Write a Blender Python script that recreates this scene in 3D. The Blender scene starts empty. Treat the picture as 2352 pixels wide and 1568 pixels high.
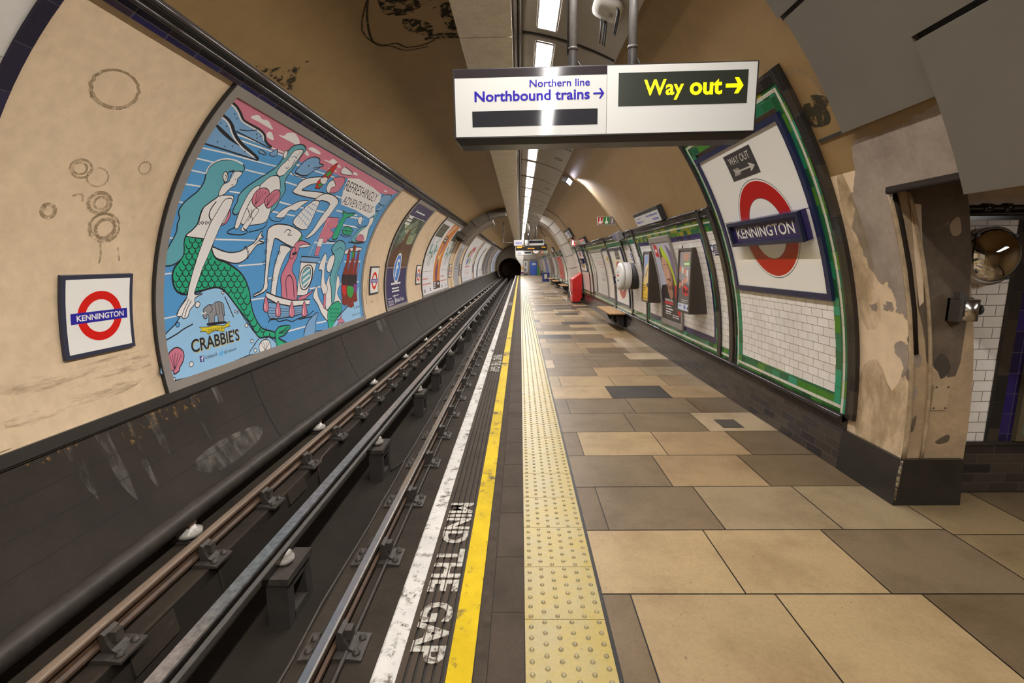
import bpy, bmesh, math, random
from mathutils import Vector, Matrix
random.seed(7)
C = bpy.context.scene.collection
scene = bpy.context.scene
R = math.radians
pi = math.pi

# ------------------------------------------------------------------ camera, world, exposure
cam_d = bpy.data.cameras.new('camera'); cam = bpy.data.objects.new('camera', cam_d); C.objects.link(cam)
cam_d.sensor_width = 36.0; cam_d.lens = 1070.4 / 2352 * 36.0; cam_d.clip_start = .05; cam_d.clip_end = 300
def cam_matrix(p, yaw, roll):
    cp, sp = math.cos(p), math.sin(p)
    Z = Matrix.Rotation(yaw, 3, 'Z')
    f, u, r = Z @ Vector((0, cp, -sp)), Z @ Vector((0, sp, cp)), Z @ Vector((1, 0, 0))
    c, s = math.cos(roll), math.sin(roll)
    r, u = c * r + s * u, -s * r + c * u
    return Matrix((r, u, -f)).transposed()
cam.matrix_world = Matrix.Translation((0, 0, 1.75)) @ cam_matrix(.168441, .0198885, -.0141295).to_4x4()
scene.camera = cam
world = bpy.data.worlds.new('world'); scene.world = world; world.use_nodes = True
world.node_tree.nodes['Background'].inputs[0].default_value = (.012, .010, .008, 1)
world.node_tree.nodes['Background'].inputs[1].default_value = 1.0
vs = scene.view_settings
vs.view_transform = 'Standard'; vs.look = 'None'; vs.gamma = 1.0; vs.use_curve_mapping = False
vs.exposure = 1.62
LAMP = 30.0            # radiance of the fluorescent ceiling lights
LAMP_COL = (1.0, .965, .93, 1)

# ------------------------------------------------------------------ tunnel cross-section (x, z), s = arc length from the right foot
C0 = (-.41, .99, 3.2); C1 = (-1.957, .472, 4.64)
def _isect():
    d = math.hypot(C1[0]-C0[0], C1[1]-C0[1]); a = (C0[2]**2-C1[2]**2+d*d)/2/d; h = math.sqrt(C0[2]**2-a*a)
    ux, uz = (C1[0]-C0[0])/d, (C1[1]-C0[1])/d
    return max([(C0[0]+a*ux-h*uz, C0[1]+a*uz+h*ux), (C0[0]+a*ux+h*uz, C0[1]+a*uz-h*ux)], key=lambda p: p[1])
IX = _isect()
A1S = math.asin(-C1[1]/C1[2]); A1E = math.atan2(IX[1]-C1[1], IX[0]-C1[0]); S1 = C1[2]*(A1E-A1S)
A0S = math.atan2(IX[1]-C0[1], IX[0]-C0[0])
def PR(s, ins=0.0):
    if s < S1:
        a = A1S+s/C1[2]; r = C1[2]-ins; return C1[0]+r*math.cos(a), C1[1]+r*math.sin(a)
    a = A0S+(s-S1)/C0[2]; r = C0[2]-ins; return C0[0]+r*math.cos(a), C0[1]+r*math.sin(a)
def P3(y, s, ins=0.0):
    x, z = PR(s, ins); return Vector((x, y, z))
def NRM(s):                      # unit normal pointing into the tunnel
    a, b = Vector(PR(s, 0)), Vector(PR(s, 1)); return (b-a)
Y0, Y1 = -8.0, 72.0

# ------------------------------------------------------------------ materials
def nodes(name):
    m = bpy.data.materials.new(name); m.use_nodes = True
    nt = m.node_tree; b = nt.nodes['Principled BSDF']
    return m, nt, b
def rgba(c): return (c[0], c[1], c[2], 1)
def lnk(nt, a, b): nt.links.new(a, b)
def noise(nt, scale, detail=4, rough=.6, coord='Object', stretch=None):
    tc = nt.nodes.new('ShaderNodeTexCoord'); n = nt.nodes.new('ShaderNodeTexNoise')
    n.inputs['Scale'].default_value = scale; n.inputs['Detail'].default_value = detail; n.inputs['Roughness'].default_value = rough
    src = tc.outputs[coord]
    if stretch:
        mp = nt.nodes.new('ShaderNodeMapping'); mp.inputs['Scale'].default_value = stretch
        lnk(nt, src, mp.inputs['Vector']); src = mp.outputs[0]
    lnk(nt, src, n.inputs['Vector']); return n
def ramp(nt, fac, stops, const=False):
    r = nt.nodes.new('ShaderNodeValToRGB'); e = r.color_ramp.elements
    if const: r.color_ramp.interpolation = 'CONSTANT'
    while len(e) < len(stops): e.new(.5)
    for i, (p, c) in enumerate(stops): e[i].position = p; e[i].color = rgba(c)
    lnk(nt, fac, r.inputs[0]); return r
def mixc(nt, fac, a, b):
    m = nt.nodes.new('ShaderNodeMix'); m.data_type = 'RGBA'
    for i, v in ((0, fac), (6, a), (7, b)):
        if hasattr(v, 'links'): lnk(nt, v, m.inputs[i])
        elif i == 0: m.inputs[0].default_value = v
        else: m.inputs[i].default_value = rgba(v)
    return m.outputs[2]
def bump(nt, b, h, strength=.2, dist=.01):
    bp = nt.nodes.new('ShaderNodeBump'); bp.inputs['Strength'].default_value = strength; bp.inputs['Distance'].default_value = dist
    lnk(nt, h, bp.inputs['Height']); lnk(nt, bp.outputs[0], b.inputs['Normal'])
MC = {}
def mat(name, col, rough=.5, metal=0.0, spec=.5, var=0.0, scale=6.0, bmp=0.0, emit=0.0, ecol=None, coat=0.0):
    if name in MC: return MC[name]
    m, nt, b = nodes(name)
    b.inputs['Base Color'].default_value = rgba(col); b.inputs['Roughness'].default_value = rough
    b.inputs['Metallic'].default_value = metal; b.inputs['Specular IOR Level'].default_value = spec
    b.inputs['Coat Weight'].default_value = coat; b.inputs['Coat Roughness'].default_value = .08
    if var or bmp:
        n = noise(nt, scale, 5)
        if var:
            lo = [c*(1-var) for c in col]; hi = [min(1, c*(1+var)) for c in col]
            r = ramp(nt, n.outputs[0], [(.3, lo), (.7, hi)]); lnk(nt, r.outputs[0], b.inputs['Base Color'])
        if bmp: bump(nt, b, n.outputs[0], bmp)
    if emit:
        b.inputs['Emission Color'].default_value = rgba(ecol or col); b.inputs['Emission Strength'].default_value = emit
    MC[name] = m; return m
def dirty(name, col, dirt, lo=.45, hi=.75, scale=2.0, rough=.5, stretch=None, bmp=.1, fine=30.0, spec=.5, third=None):
    """paint over large patches of grime with a shape of their own"""
    if name in MC: return MC[name]
    m, nt, b = nodes(name); b.inputs['Roughness'].default_value = rough; b.inputs['Specular IOR Level'].default_value = spec
    n = noise(nt, scale, 6, .65, stretch=stretch); n2 = noise(nt, fine, 3)
    r = ramp(nt, n.outputs[0], [(lo, (0, 0, 0)), (hi, (1, 1, 1))])
    c = mixc(nt, r.outputs[0], col, dirt)
    if third:
        n3 = noise(nt, third[1], 5, .7); r3 = ramp(nt, n3.outputs[0], [(third[2], (0, 0, 0)), (third[3], (1, 1, 1))])
        c = mixc(nt, r3.outputs[0], c, third[0])
    r2 = ramp(nt, n2.outputs[0], [(.3, (.9, .9, .9)), (.7, (1.06, 1.06, 1.06))])
    mm = nt.nodes.new('ShaderNodeMix'); mm.data_type = 'RGBA'; mm.blend_type = 'MULTIPLY'; mm.inputs[0].default_value = 1
    lnk(nt, c, mm.inputs[6]); lnk(nt, r2.outputs[0], mm.inputs[7]); lnk(nt, mm.outputs[2], b.inputs['Base Color'])
    if bmp: bump(nt, b, n.outputs[0], bmp, .02)
    MC[name] = m; return m
def tile(name, cols, w, h, mortar, ms=.003, rough=.15, off=.5, swap=False, bmp=.4):
    """glazed bricks laid in UV metres, each brick taking one colour of the list"""
    if name in MC: return MC[name]
    m, nt, b = nodes(name); b.inputs['Roughness'].default_value = rough
    uv = nt.nodes.new('ShaderNodeUVMap'); mp = nt.nodes.new('ShaderNodeMapping')
    if swap: mp.inputs['Rotation'].default_value = (0, 0, pi/2)
    lnk(nt, uv.outputs[0], mp.inputs[0])
    br = nt.nodes.new('ShaderNodeTexBrick'); lnk(nt, mp.outputs[0], br.inputs['Vector'])
    br.offset = off; br.inputs['Color1'].default_value = (0, 0, 0, 1); br.inputs['Color2'].default_value = (1, 1, 1, 1)
    br.inputs['Mortar'].default_value = (.5, .5, .5, 1); br.inputs['Scale'].default_value = 1
    br.inputs['Mortar Size'].default_value = ms; br.inputs['Mortar Smooth'].default_value = .3
    br.inputs['Brick Width'].default_value = w; br.inputs['Row Height'].default_value = h
    r = ramp(nt, br.outputs['Color'], [(i/len(cols), c) for i, c in enumerate(cols)], True)
    c = mixc(nt, br.outputs['Fac'], r.outputs[0], mortar)
    n = noise(nt, 3.0, 4); r2 = ramp(nt, n.outputs[0], [(.3, (.9, .88, .85)), (.7, (1.04, 1.04, 1.04))])
    mm = nt.nodes.new('ShaderNodeMix'); mm.data_type = 'RGBA'; mm.blend_type = 'MULTIPLY'; mm.inputs[0].default_value = 1
    lnk(nt, c, mm.inputs[6]); lnk(nt, r2.outputs[0], mm.inputs[7]); lnk(nt, mm.outputs[2], b.inputs['Base Color'])
    inv = nt.nodes.new('ShaderNodeInvert'); lnk(nt, br.outputs['Fac'], inv.inputs[1]); bump(nt, b, inv.outputs[0], bmp, .004)
    rr = nt.nodes.new('ShaderNodeMapRange'); rr.inputs[3].default_value = rough; rr.inputs[4].default_value = .8
    lnk(nt, br.outputs['Fac'], rr.inputs[0]); lnk(nt, rr.outputs[0], b.inputs['Roughness'])
    MC[name] = m; return m
def worn(name, paint, under, lo=.38, hi=.5, scale=9.0, rough=.6, big=None, grooves=None):
    """worn paint on stone"""
    if name in MC: return MC[name]
    m, nt, b = nodes(name); b.inputs['Roughness'].default_value = rough+.1; b.inputs['Specular IOR Level'].default_value = .12
    n = noise(nt, scale, 8, .75); r = ramp(nt, n.outputs[0], [(lo, (0, 0, 0)), (hi, (1, 1, 1))])
    f = r.outputs[0]
    if big:
        n2 = noise(nt, big, 5, .7); r2 = ramp(nt, n2.outputs[0], [(.34, (0, 0, 0)), (.42, (1, 1, 1))])
        mu = nt.nodes.new('ShaderNodeMath'); mu.operation = 'MULTIPLY'; lnk(nt, f, mu.inputs[0]); lnk(nt, r2.outputs[0], mu.inputs[1]); f = mu.outputs[0]
    if grooves:
        tc = nt.nodes.new('ShaderNodeTexCoord'); sx = nt.nodes.new('ShaderNodeSeparateXYZ'); lnk(nt, tc.outputs['Object'], sx.inputs[0])
        for g in grooves:
            d = nt.nodes.new('ShaderNodeMath'); d.operation = 'COMPARE'; d.inputs[1].default_value = g; d.inputs[2].default_value = .0035; lnk(nt, sx.outputs[0], d.inputs[0])
            su = nt.nodes.new('ShaderNodeMath'); su.operation = 'SUBTRACT'; su.use_clamp = True; lnk(nt, f, su.inputs[0]); lnk(nt, d.outputs[0], su.inputs[1]); f = su.outputs[0]
    n3 = noise(nt, 1.7, 5, .7); r3 = ramp(nt, n3.outputs[0], [(.35, [c*.72 for c in paint]), (.65, paint)])
    lnk(nt, mixc(nt, f, under, r3.outputs[0]), b.inputs['Base Color'])
    MC[name] = m; return m
def spots(name, col, lo, hi, scale, stretch=None, rough=.8):
    """marks that cover only part of their surface: the rest is clear"""
    if name in MC: return MC[name]
    m, nt, b = nodes(name); b.inputs['Base Color'].default_value = rgba(col); b.inputs['Roughness'].default_value = rough; b.inputs['Specular IOR Level'].default_value = .1
    n = noise(nt, scale, 7, .7, stretch=stretch); r = ramp(nt, n.outputs[0], [(lo, (0, 0, 0)), (hi, (1, 1, 1))])
    lnk(nt, r.outputs[0], b.inputs['Alpha'])
    MC[name] = m; return m

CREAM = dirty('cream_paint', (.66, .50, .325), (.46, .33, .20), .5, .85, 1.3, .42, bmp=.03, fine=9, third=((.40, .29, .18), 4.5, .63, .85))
CREAM_DIM = dirty('ceiling_cream_dimmed', (.255, .158, .062), (.215, .13, .05), .45, .8, .8, .45, bmp=.02, fine=6)  # cream paint darkened to brown to carry the ceiling's low light
GREYP = mat('grey_panel', (.31, .285, .25), .5, var=.05, scale=3)
DUCTP = dirty('duct_panel_metal', (.82, .75, .64), (.68, .61, .52), .4, .7, 3.5, .38, bmp=.03)
DARK = mat('dark_gap', (.018, .016, .014), .8)
BLACKG = mat('black_gloss', (.016, .014, .013), .18)
BLACKM = mat('black_matt', (.02, .018, .017), .55)
BROWNG = tile('brown_glazed_tile', [(.028, .022, .018), (.04, .03, .024), (.02, .016, .014), (.05, .038, .03)], .152, .076, (.012, .010, .009), .003, .14)
SKIRT = tile('dark_brick_skirting', [(.036, .028, .023), (.022, .018, .019), (.050, .038, .030), (.030, .025, .027), (.042, .033, .028)], .225, .075, (.055, .044, .036), .004, .22)
BEAD = mat('dark_glazed_bead', (.03, .024, .022), .12)
WTILE = tile('white_tile', [(.73, .69, .64), (.76, .72, .67), (.71, .67, .61), (.74, .70, .66)], .152, .078, (.17, .125, .105), .0028, .10)
GTILE = tile('green_tile', [(.015, .13, .045), (.02, .21, .10), (.01, .085, .03), (.03, .27, .15), (.06, .20, .02), (.02, .16, .08), (.012, .11, .05)], .152, .076, (.03, .05, .03), .003, .10)
YGTILE = tile('yellow_green_tile', [(.07, .17, .012), (.30, .27, .012), (.02, .10, .02), (.13, .22, .015), (.02, .12, .05), (.22, .22, .01), (.04, .13, .02)], .152, .076, (.03, .04, .02), .003, .10)
DGTILE = tile('dark_green_tile', [(.012, .09, .012), (.02, .13, .015), (.008, .06, .012), (.03, .15, .02)], .152, .076, (.02, .04, .02), .003, .10)
CTILE = tile('cream_strip_tile', [(.58, .56, .46), (.50, .48, .38), (.62, .60, .50)], .152, .03, (.2, .18, .14), .002, .12, 0.0)
BTILE = tile('blue_tile', [(.018, .010, .065), (.025, .015, .10), (.015, .010, .045), (.03, .022, .11)], .152, .076, (.05, .04, .06), .003, .10, 0.0)
NAVYT = tile('navy_strip_tile', [(.014, .011, .045), (.02, .016, .065), (.013, .010, .03), (.032, .020, .032)], .30, .09, (.10, .08, .08), .004, .14, 0.0)
VCTILE = tile('cream_upright_tile', [(.58, .56, .46), (.52, .50, .40)], .152, .03, (.2, .18, .14), .002, .12, 0.0, True)
VGTILE = tile('green_upright_tile', [(.015, .13, .045), (.02, .22, .10), (.012, .09, .03), (.03, .28, .15), (.07, .22, .02), (.02, .17, .08)], .152, .076, (.03, .05, .03), .003, .10, .5, True)
VBTILE = tile('blue_upright_tile', [(.018, .010, .065), (.024, .014, .09), (.015, .010, .045)], .152, .076, (.05, .04, .06), .003, .10, .0, True)
VKTILE = tile('dark_upright_tile', [(.030, .024, .020), (.02, .018, .016), (.045, .036, .026), (.025, .022, .020)], .20, .09, (.012, .010, .009), .003, .12, .5, True)
STEEL = mat('polished_rail_steel', (.62, .61, .60), .22, 1.0, var=.12, scale=14)
STEELD = dirty('scuffed_rail_steel', (.24, .175, .125), (.12, .08, .055), .4, .7, 20, .4, bmp=0, stretch=(1, .05, 1))
RUST = dirty('rusty_steel', (.10, .055, .031), (.048, .030, .02), .4, .7, 9, .55, bmp=.1, spec=.4)
IRON = dirty('grimy_iron', (.06, .048, .038), (.032, .026, .021), .4, .7, 14, .6, bmp=.1)
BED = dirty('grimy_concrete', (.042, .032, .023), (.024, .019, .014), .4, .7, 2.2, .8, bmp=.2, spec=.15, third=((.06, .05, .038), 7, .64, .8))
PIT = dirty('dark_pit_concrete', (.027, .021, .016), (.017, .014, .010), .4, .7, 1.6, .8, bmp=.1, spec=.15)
SOOT = dirty('sooty_lower_wall', (.036, .027, .020), (.024, .019, .015), .4, .7, 1.4, .55, bmp=.08, spec=.2, third=((.06, .05, .04), 3, .66, .85))
STONE = dirty('edge_stone', (.062, .045, .032), (.040, .030, .021), .4, .7, 3.0, .75, bmp=.15, fine=60, spec=.15)
GROOVES = (-.515, -.475, -.435, -.395, -.355)
WHITEL = worn('worn_white_paint', (.60, .575, .53), (.10, .08, .062), .37, .47, 11, .6, 3.2)
YELLOWL = worn('worn_yellow_paint', (.60, .42, .006), (.10, .075, .04), .33, .42, 12, .5, 2.2)
LETTER = worn('worn_white_lettering', (.50, .47, .41), (.07, .052, .04), .40, .50, 24, .6, None, GROOVES)
TACT = dirty('worn_yellow_tactile', (.325, .238, .052), (.30, .24, .095), .42, .62, 4.0, .42, bmp=.25, fine=70, spec=.35, third=((.10, .075, .04), 26, .66, .72))
STAIN = spots('stain_mark', (.32, .225, .13), .36, .66, 16)
MOULD = spots('mould_mark', (.022, .019, .012), .47, .54, 13)
MOULD2 = spots('mould_streak', (.04, .032, .018), .38, .50, 14)
LIME = spots('lime_streak', (.19, .175, .15), .42, .75, 7, (1, 1, .25))
LIME2 = spots('lime_crust', (.24, .14, .06), .54, .66, 15)
CEMENT = dirty('bare_cement', (.30, .235, .185), (.17, .13, .095), .42, .72, 2.4, .7, bmp=.25, fine=25)
PIERD = dirty('pier_end_paint', (.42, .30, .17), (.30, .21, .125), .4, .7, 3, .6, bmp=.1)
PIERK = dirty('pier_dark_cement', (.125, .088, .055), (.075, .052, .034), .4, .7, 5, .75, bmp=.3, third=((.25, .19, .13), 6, .66, .75))
WHITE = mat('white_enamel', (.78, .76, .72), .12, coat=.3)
WHITEM = mat('white_print', (.78, .76, .73), .35)
INK = mat('black_ink', (.018, .018, .024), .4)
NAVY = mat('navy_frame', (.030, .034, .062), .35)
BLUEF = mat('blue_frame', (.015, .019, .062), .25)
RINGRED = mat('ring_red', (.42, .008, .006), .15)
TFLBLUE = mat('roundel_blue', (.020, .016, .30), .3)
BOARDBLUE = mat('board_blue', (.022, .014, .085), .25)
RED = mat('roundel_red', (.62, .006, .006), .22)
DKGREY = mat('plate_grey', (.035, .030, .032), .3)
FRAMEG = mat('poster_frame_grey', (.235, .205, .18), .45, var=.06, scale=4)
ALU = mat('brushed_aluminium', (.55, .53, .50), .35, .9)
PORC = mat('porcelain', (.42, .385, .34), .25, var=.2, scale=30)
EM = {}
def emis(name, col, strength):
    m, nt, b = nodes(name); b.inputs['Base Color'].default_value = rgba([c*.5 for c in col]); b.inputs['Emission Color'].default_value = rgba(col)
    b.inputs['Emission Strength'].default_value = strength; b.inputs['Roughness'].default_value = .4; return m
LAMPM = emis('fluorescent_diffuser', LAMP_COL[:3], LAMP)

# ------------------------------------------------------------------ mesh helpers
BASE = {}
class MB:
    def __init__(s): s.bm = bmesh.new(); s.uv = s.bm.loops.layers.uv.new('UVMap')
    def face(s, pts, mi=0, uvs=None, smooth=False):
        vs_ = [s.bm.verts.new(p) for p in pts]; f = s.bm.faces.new(vs_); f.material_index = mi; f.smooth = smooth
        if uvs:
            for l, u in zip(f.loops, uvs): l[s.uv].uv = u
        return f
    def grid(s, rows, mi=0, uvs=None, smooth=True, closed=False):
        V = [[s.bm.verts.new(p) for p in r] for r in rows]
        for i in range(len(V)-1):
            n = len(V[i])
            for j in range(n if closed else n-1):
                k = (j+1) % n
                f = s.bm.faces.new((V[i][j], V[i][k], V[i+1][k], V[i+1][j])); f.material_index = mi; f.smooth = smooth
                if uvs:
                    for l, u in zip(f.loops, (uvs[i][j], uvs[i][k], uvs[i+1][k], uvs[i+1][j])): l[s.uv].uv = u
        return V
    def cap(s, ring, mi=0):
        f = s.bm.faces.new(ring); f.material_index = mi; return f
    def hexa(s, p, mi=0):           # p: 8 points, bottom ring then top ring
        V = [s.bm.verts.new(q) for q in p]
        for q in ((3, 2, 1, 0), (4, 5, 6, 7), (0, 1, 5, 4), (1, 2, 6, 5), (2, 3, 7, 6), (3, 0, 4, 7)):
            f = s.bm.faces.new([V[i] for i in q]); f.material_index = mi
    def box(s, x0, x1, y0, y1, z0, z1, mi=0):
        s.hexa([(x0, y0, z0), (x1, y0, z0), (x1, y1, z0), (x0, y1, z0), (x0, y0, z1), (x1, y0, z1), (x1, y1, z1), (x0, y1, z1)], mi); return s
    def fbox(s, fr, u0, u1, v0, v1, n0, n1, mi=0):
        s.hexa([fr(u0, v0, n0), fr(u1, v0, n0), fr(u1, v1, n0), fr(u0, v1, n0), fr(u0, v0, n1), fr(u1, v0, n1), fr(u1, v1, n1), fr(u0, v1, n1)], mi); return s
    def prism(s, prof, y0, y1, mi=0, axis='y', mis=None):
        """closed profile (a, b) pushed along an axis"""
        def P(a, b, t): return (a, t, b) if axis == 'y' else ((t, a, b) if axis == 'x' else (a, b, t))
        A = [s.bm.verts.new(P(a, b, y0)) for a, b in prof]; B = [s.bm.verts.new(P(a, b, y1)) for a, b in prof]
        n = len(prof)
        for i in range(n):
            k = (i+1) % n; f = s.bm.faces.new((A[i], A[k], B[k], B[i])); f.material_index = mis[i] if mis else mi
        for ring in (A, B): f = s.bm.faces.new(ring); f.material_index = mi
        return s
    def patch(s, y0, y1, s0, s1, b, t, mi=0, ds=.12, closed=True, smooth=True):
        """slab lying on the tunnel lining: back face at depth b, front face at depth t"""
        n = max(1, int(math.ceil(abs(s1-s0)/ds)))
        S = [s0+(s1-s0)*i/n for i in range(n+1)]
        s.grid([[P3(y0, q, t), P3(y1, q, t)] for q in S], mi, [[(y0, q), (y1, q)] for q in S], smooth)
        if closed and abs(t-b) > 1e-5:
            for y in (y0, y1): s.grid([[P3(y, q, b), P3(y, q, t)] for q in S], mi, [[(y, q), (y+(t-b), q)] for q in S], False)
            for q in (s0, s1): s.grid([[P3(y0, q, b), P3(y1, q, b)], [P3(y0, q, t), P3(y1, q, t)]], mi, [[(y0, q), (y1, q)], [(y0, q+.01), (y1, q+.01)]], False)
        return s
    def tube(s, pts, r, mi=0, n=10, caps=True):
        pts = [Vector(p) for p in pts]; rows = []
        up = Vector((.13, .29, .95)).normalized()
        for i, p in enumerate(pts):
            d = (pts[min(i+1, len(pts)-1)]-pts[max(i-1, 0)]).normalized()
            a = d.cross(up); a = a.normalized() if a.length > 1e-3 else Vector((1, 0, 0)); b = d.cross(a)
            rr = r[i] if isinstance(r, (list, tuple)) else r
            rows.append([p+rr*(math.cos(2*pi*k/n)*a+math.sin(2*pi*k/n)*b) for k in range(n)])
        V = s.grid(rows, mi, None, True, True)
        if caps: s.cap(V[0], mi); s.cap(V[-1], mi)
        return s
    def lathe(s, prof, centre, axis=(0, 0, 1), mi=0, n=24, caps=True, smooth=True):
        """prof: (radius, height along axis)"""
        ax = Vector(axis).normalized(); t = Vector((0, 0, 1)) if abs(ax.z) < .9 else Vector((1, 0, 0))
        a = ax.cross(t).normalized(); b = ax.cross(a); c = Vector(centre)
        rows = [[c+h*ax+r*(math.cos(2*pi*k/n)*a+math.sin(2*pi*k/n)*b) for k in range(n)] for r, h in prof]
        V = s.grid(rows, mi, None, smooth, True)
        if caps: s.cap(V[0], mi); s.cap(V[-1], mi)
        return s
    def build(s, name, mats, parent=None, **kw):
        bmesh.ops.recalc_face_normals(s.bm, faces=s.bm.faces[:])
        me = bpy.data.meshes.new(name); s.bm.to_mesh(me); s.bm.free()
        for m in (mats if isinstance(mats, (list, tuple)) else [mats]): me.materials.append(m)
        o = bpy.data.objects.new(name, me); C.objects.link(o)
        if parent is not None:
            b = BASE[parent]; me.transform(b.inverted()); o.parent = parent; BASE[o] = b
        else: BASE[o] = Matrix.Identity(4)
        for k, v in kw.items(): o[k] = v
        return o
def thing(name, label, cat, loc=(0, 0, 0), group=None, rz=0):
    o = bpy.data.objects.new(name, None); C.objects.link(o); o.empty_display_size = .1
    o.location = loc; o.rotation_euler = (0, 0, rz); o['label'] = label; o['category'] = cat
    if group: o['group'] = group
    BASE[o] = Matrix.Translation(loc) @ Matrix.Rotation(rz, 4, 'Z'); return o
def tag(o, label, cat, group=None):
    o['label'] = label; o['category'] = cat
    if group: o['group'] = group
    return o
def struct(mb, name, mats, parent=None):
    o = mb.build(name, mats, parent)
    if parent is None: o['kind'] = 'structure'
    return o
def copy_tree(o, parent=None):
    c = o.copy(); C.objects.link(c)
    if parent is not None: c.parent = parent; c.matrix_parent_inverse = o.matrix_parent_inverse
    for ch in list(o.children): copy_tree(ch, c)
    return c
def frame(o, eu, ev, en):
    o, eu, ev, en = Vector(o), Vector(eu), Vector(ev), Vector(en)
    return lambda u, v, n=0.0: o+u*eu+v*ev+n*en
def WLf(y0, sb, ins): return lambda u, v, n=0.0: P3(y0+u, sb-v, ins+n)       # left wall: u along +y, v up
def WRf(y1, sb, ins): return lambda u, v, n=0.0: P3(y1-u, sb+v, ins+n)       # right wall: u along -y, v up
def RBf(y, s, ins):                                                          # flat board on the right wall
    e = P3(y, s+.02)-P3(y, s-.02); e.normalize(); n = NRM(s); n = Vector((n.x, 0, n.y)).normalized()
    return frame(P3(y, s, ins), (0, -1, 0), e, n)
def LBf(y, s, ins):
    e = P3(y, s-.02)-P3(y, s+.02); e.normalize(); n = NRM(s); n = Vector((n.x, 0, n.y)).normalized()
    return frame(P3(y, s, ins), (0, 1, 0), e, n)
def smooth_pts(p, closed=True, k=3):
    n = len(p)
    if n < 3: return p
    out = []
    for i in range(n if closed else n-1):
        if closed: a, b, c, d = p[i-1], p[i], p[(i+1) % n], p[(i+2) % n]
        else: a, b, c, d = p[max(i-1, 0)], p[i], p[i+1], p[min(i+2, n-1)]
        for j in range(k):
            t = j/k
            out.append(tuple(.5*((2*b[q])+(-a[q]+c[q])*t+(2*a[q]-5*b[q]+4*c[q]-d[q])*t*t+(-a[q]+3*b[q]-3*c[q]+d[q])*t**3) for q in (0, 1)))
    if not closed: out.append(p[-1])
    return out
TXT = {}
def text_mesh(t, weight):
    if (t, weight) in TXT: return TXT[(t, weight)]
    cu = bpy.data.curves.new('lettering', 'FONT'); cu.body = t; cu.size = 1; cu.offset = weight; cu.resolution_u = 3
    ob = bpy.data.objects.new('lettering', cu); C.objects.link(ob)
    dg = bpy.context.evaluated_depsgraph_get(); me = bpy.data.meshes.new_from_object(ob.evaluated_get(dg))
    V = [(v.co.x, v.co.y) for v in me.vertices]; Fc = [tuple(p.vertices) for p in me.polygons]
    C.objects.unlink(ob); bpy.data.objects.remove(ob); bpy.data.curves.remove(cu); bpy.data.meshes.remove(me)
    x0 = min(v[0] for v in V); x1 = max(v[0] for v in V); y0 = min(v[1] for v in V); y1 = max(v[1] for v in V)
    V = [((v[0]-x0)/(x1-x0), (v[1]-y0)/(y1-y0)) for v in V]
    TXT[(t, weight)] = (V, Fc); return V, Fc
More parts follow.
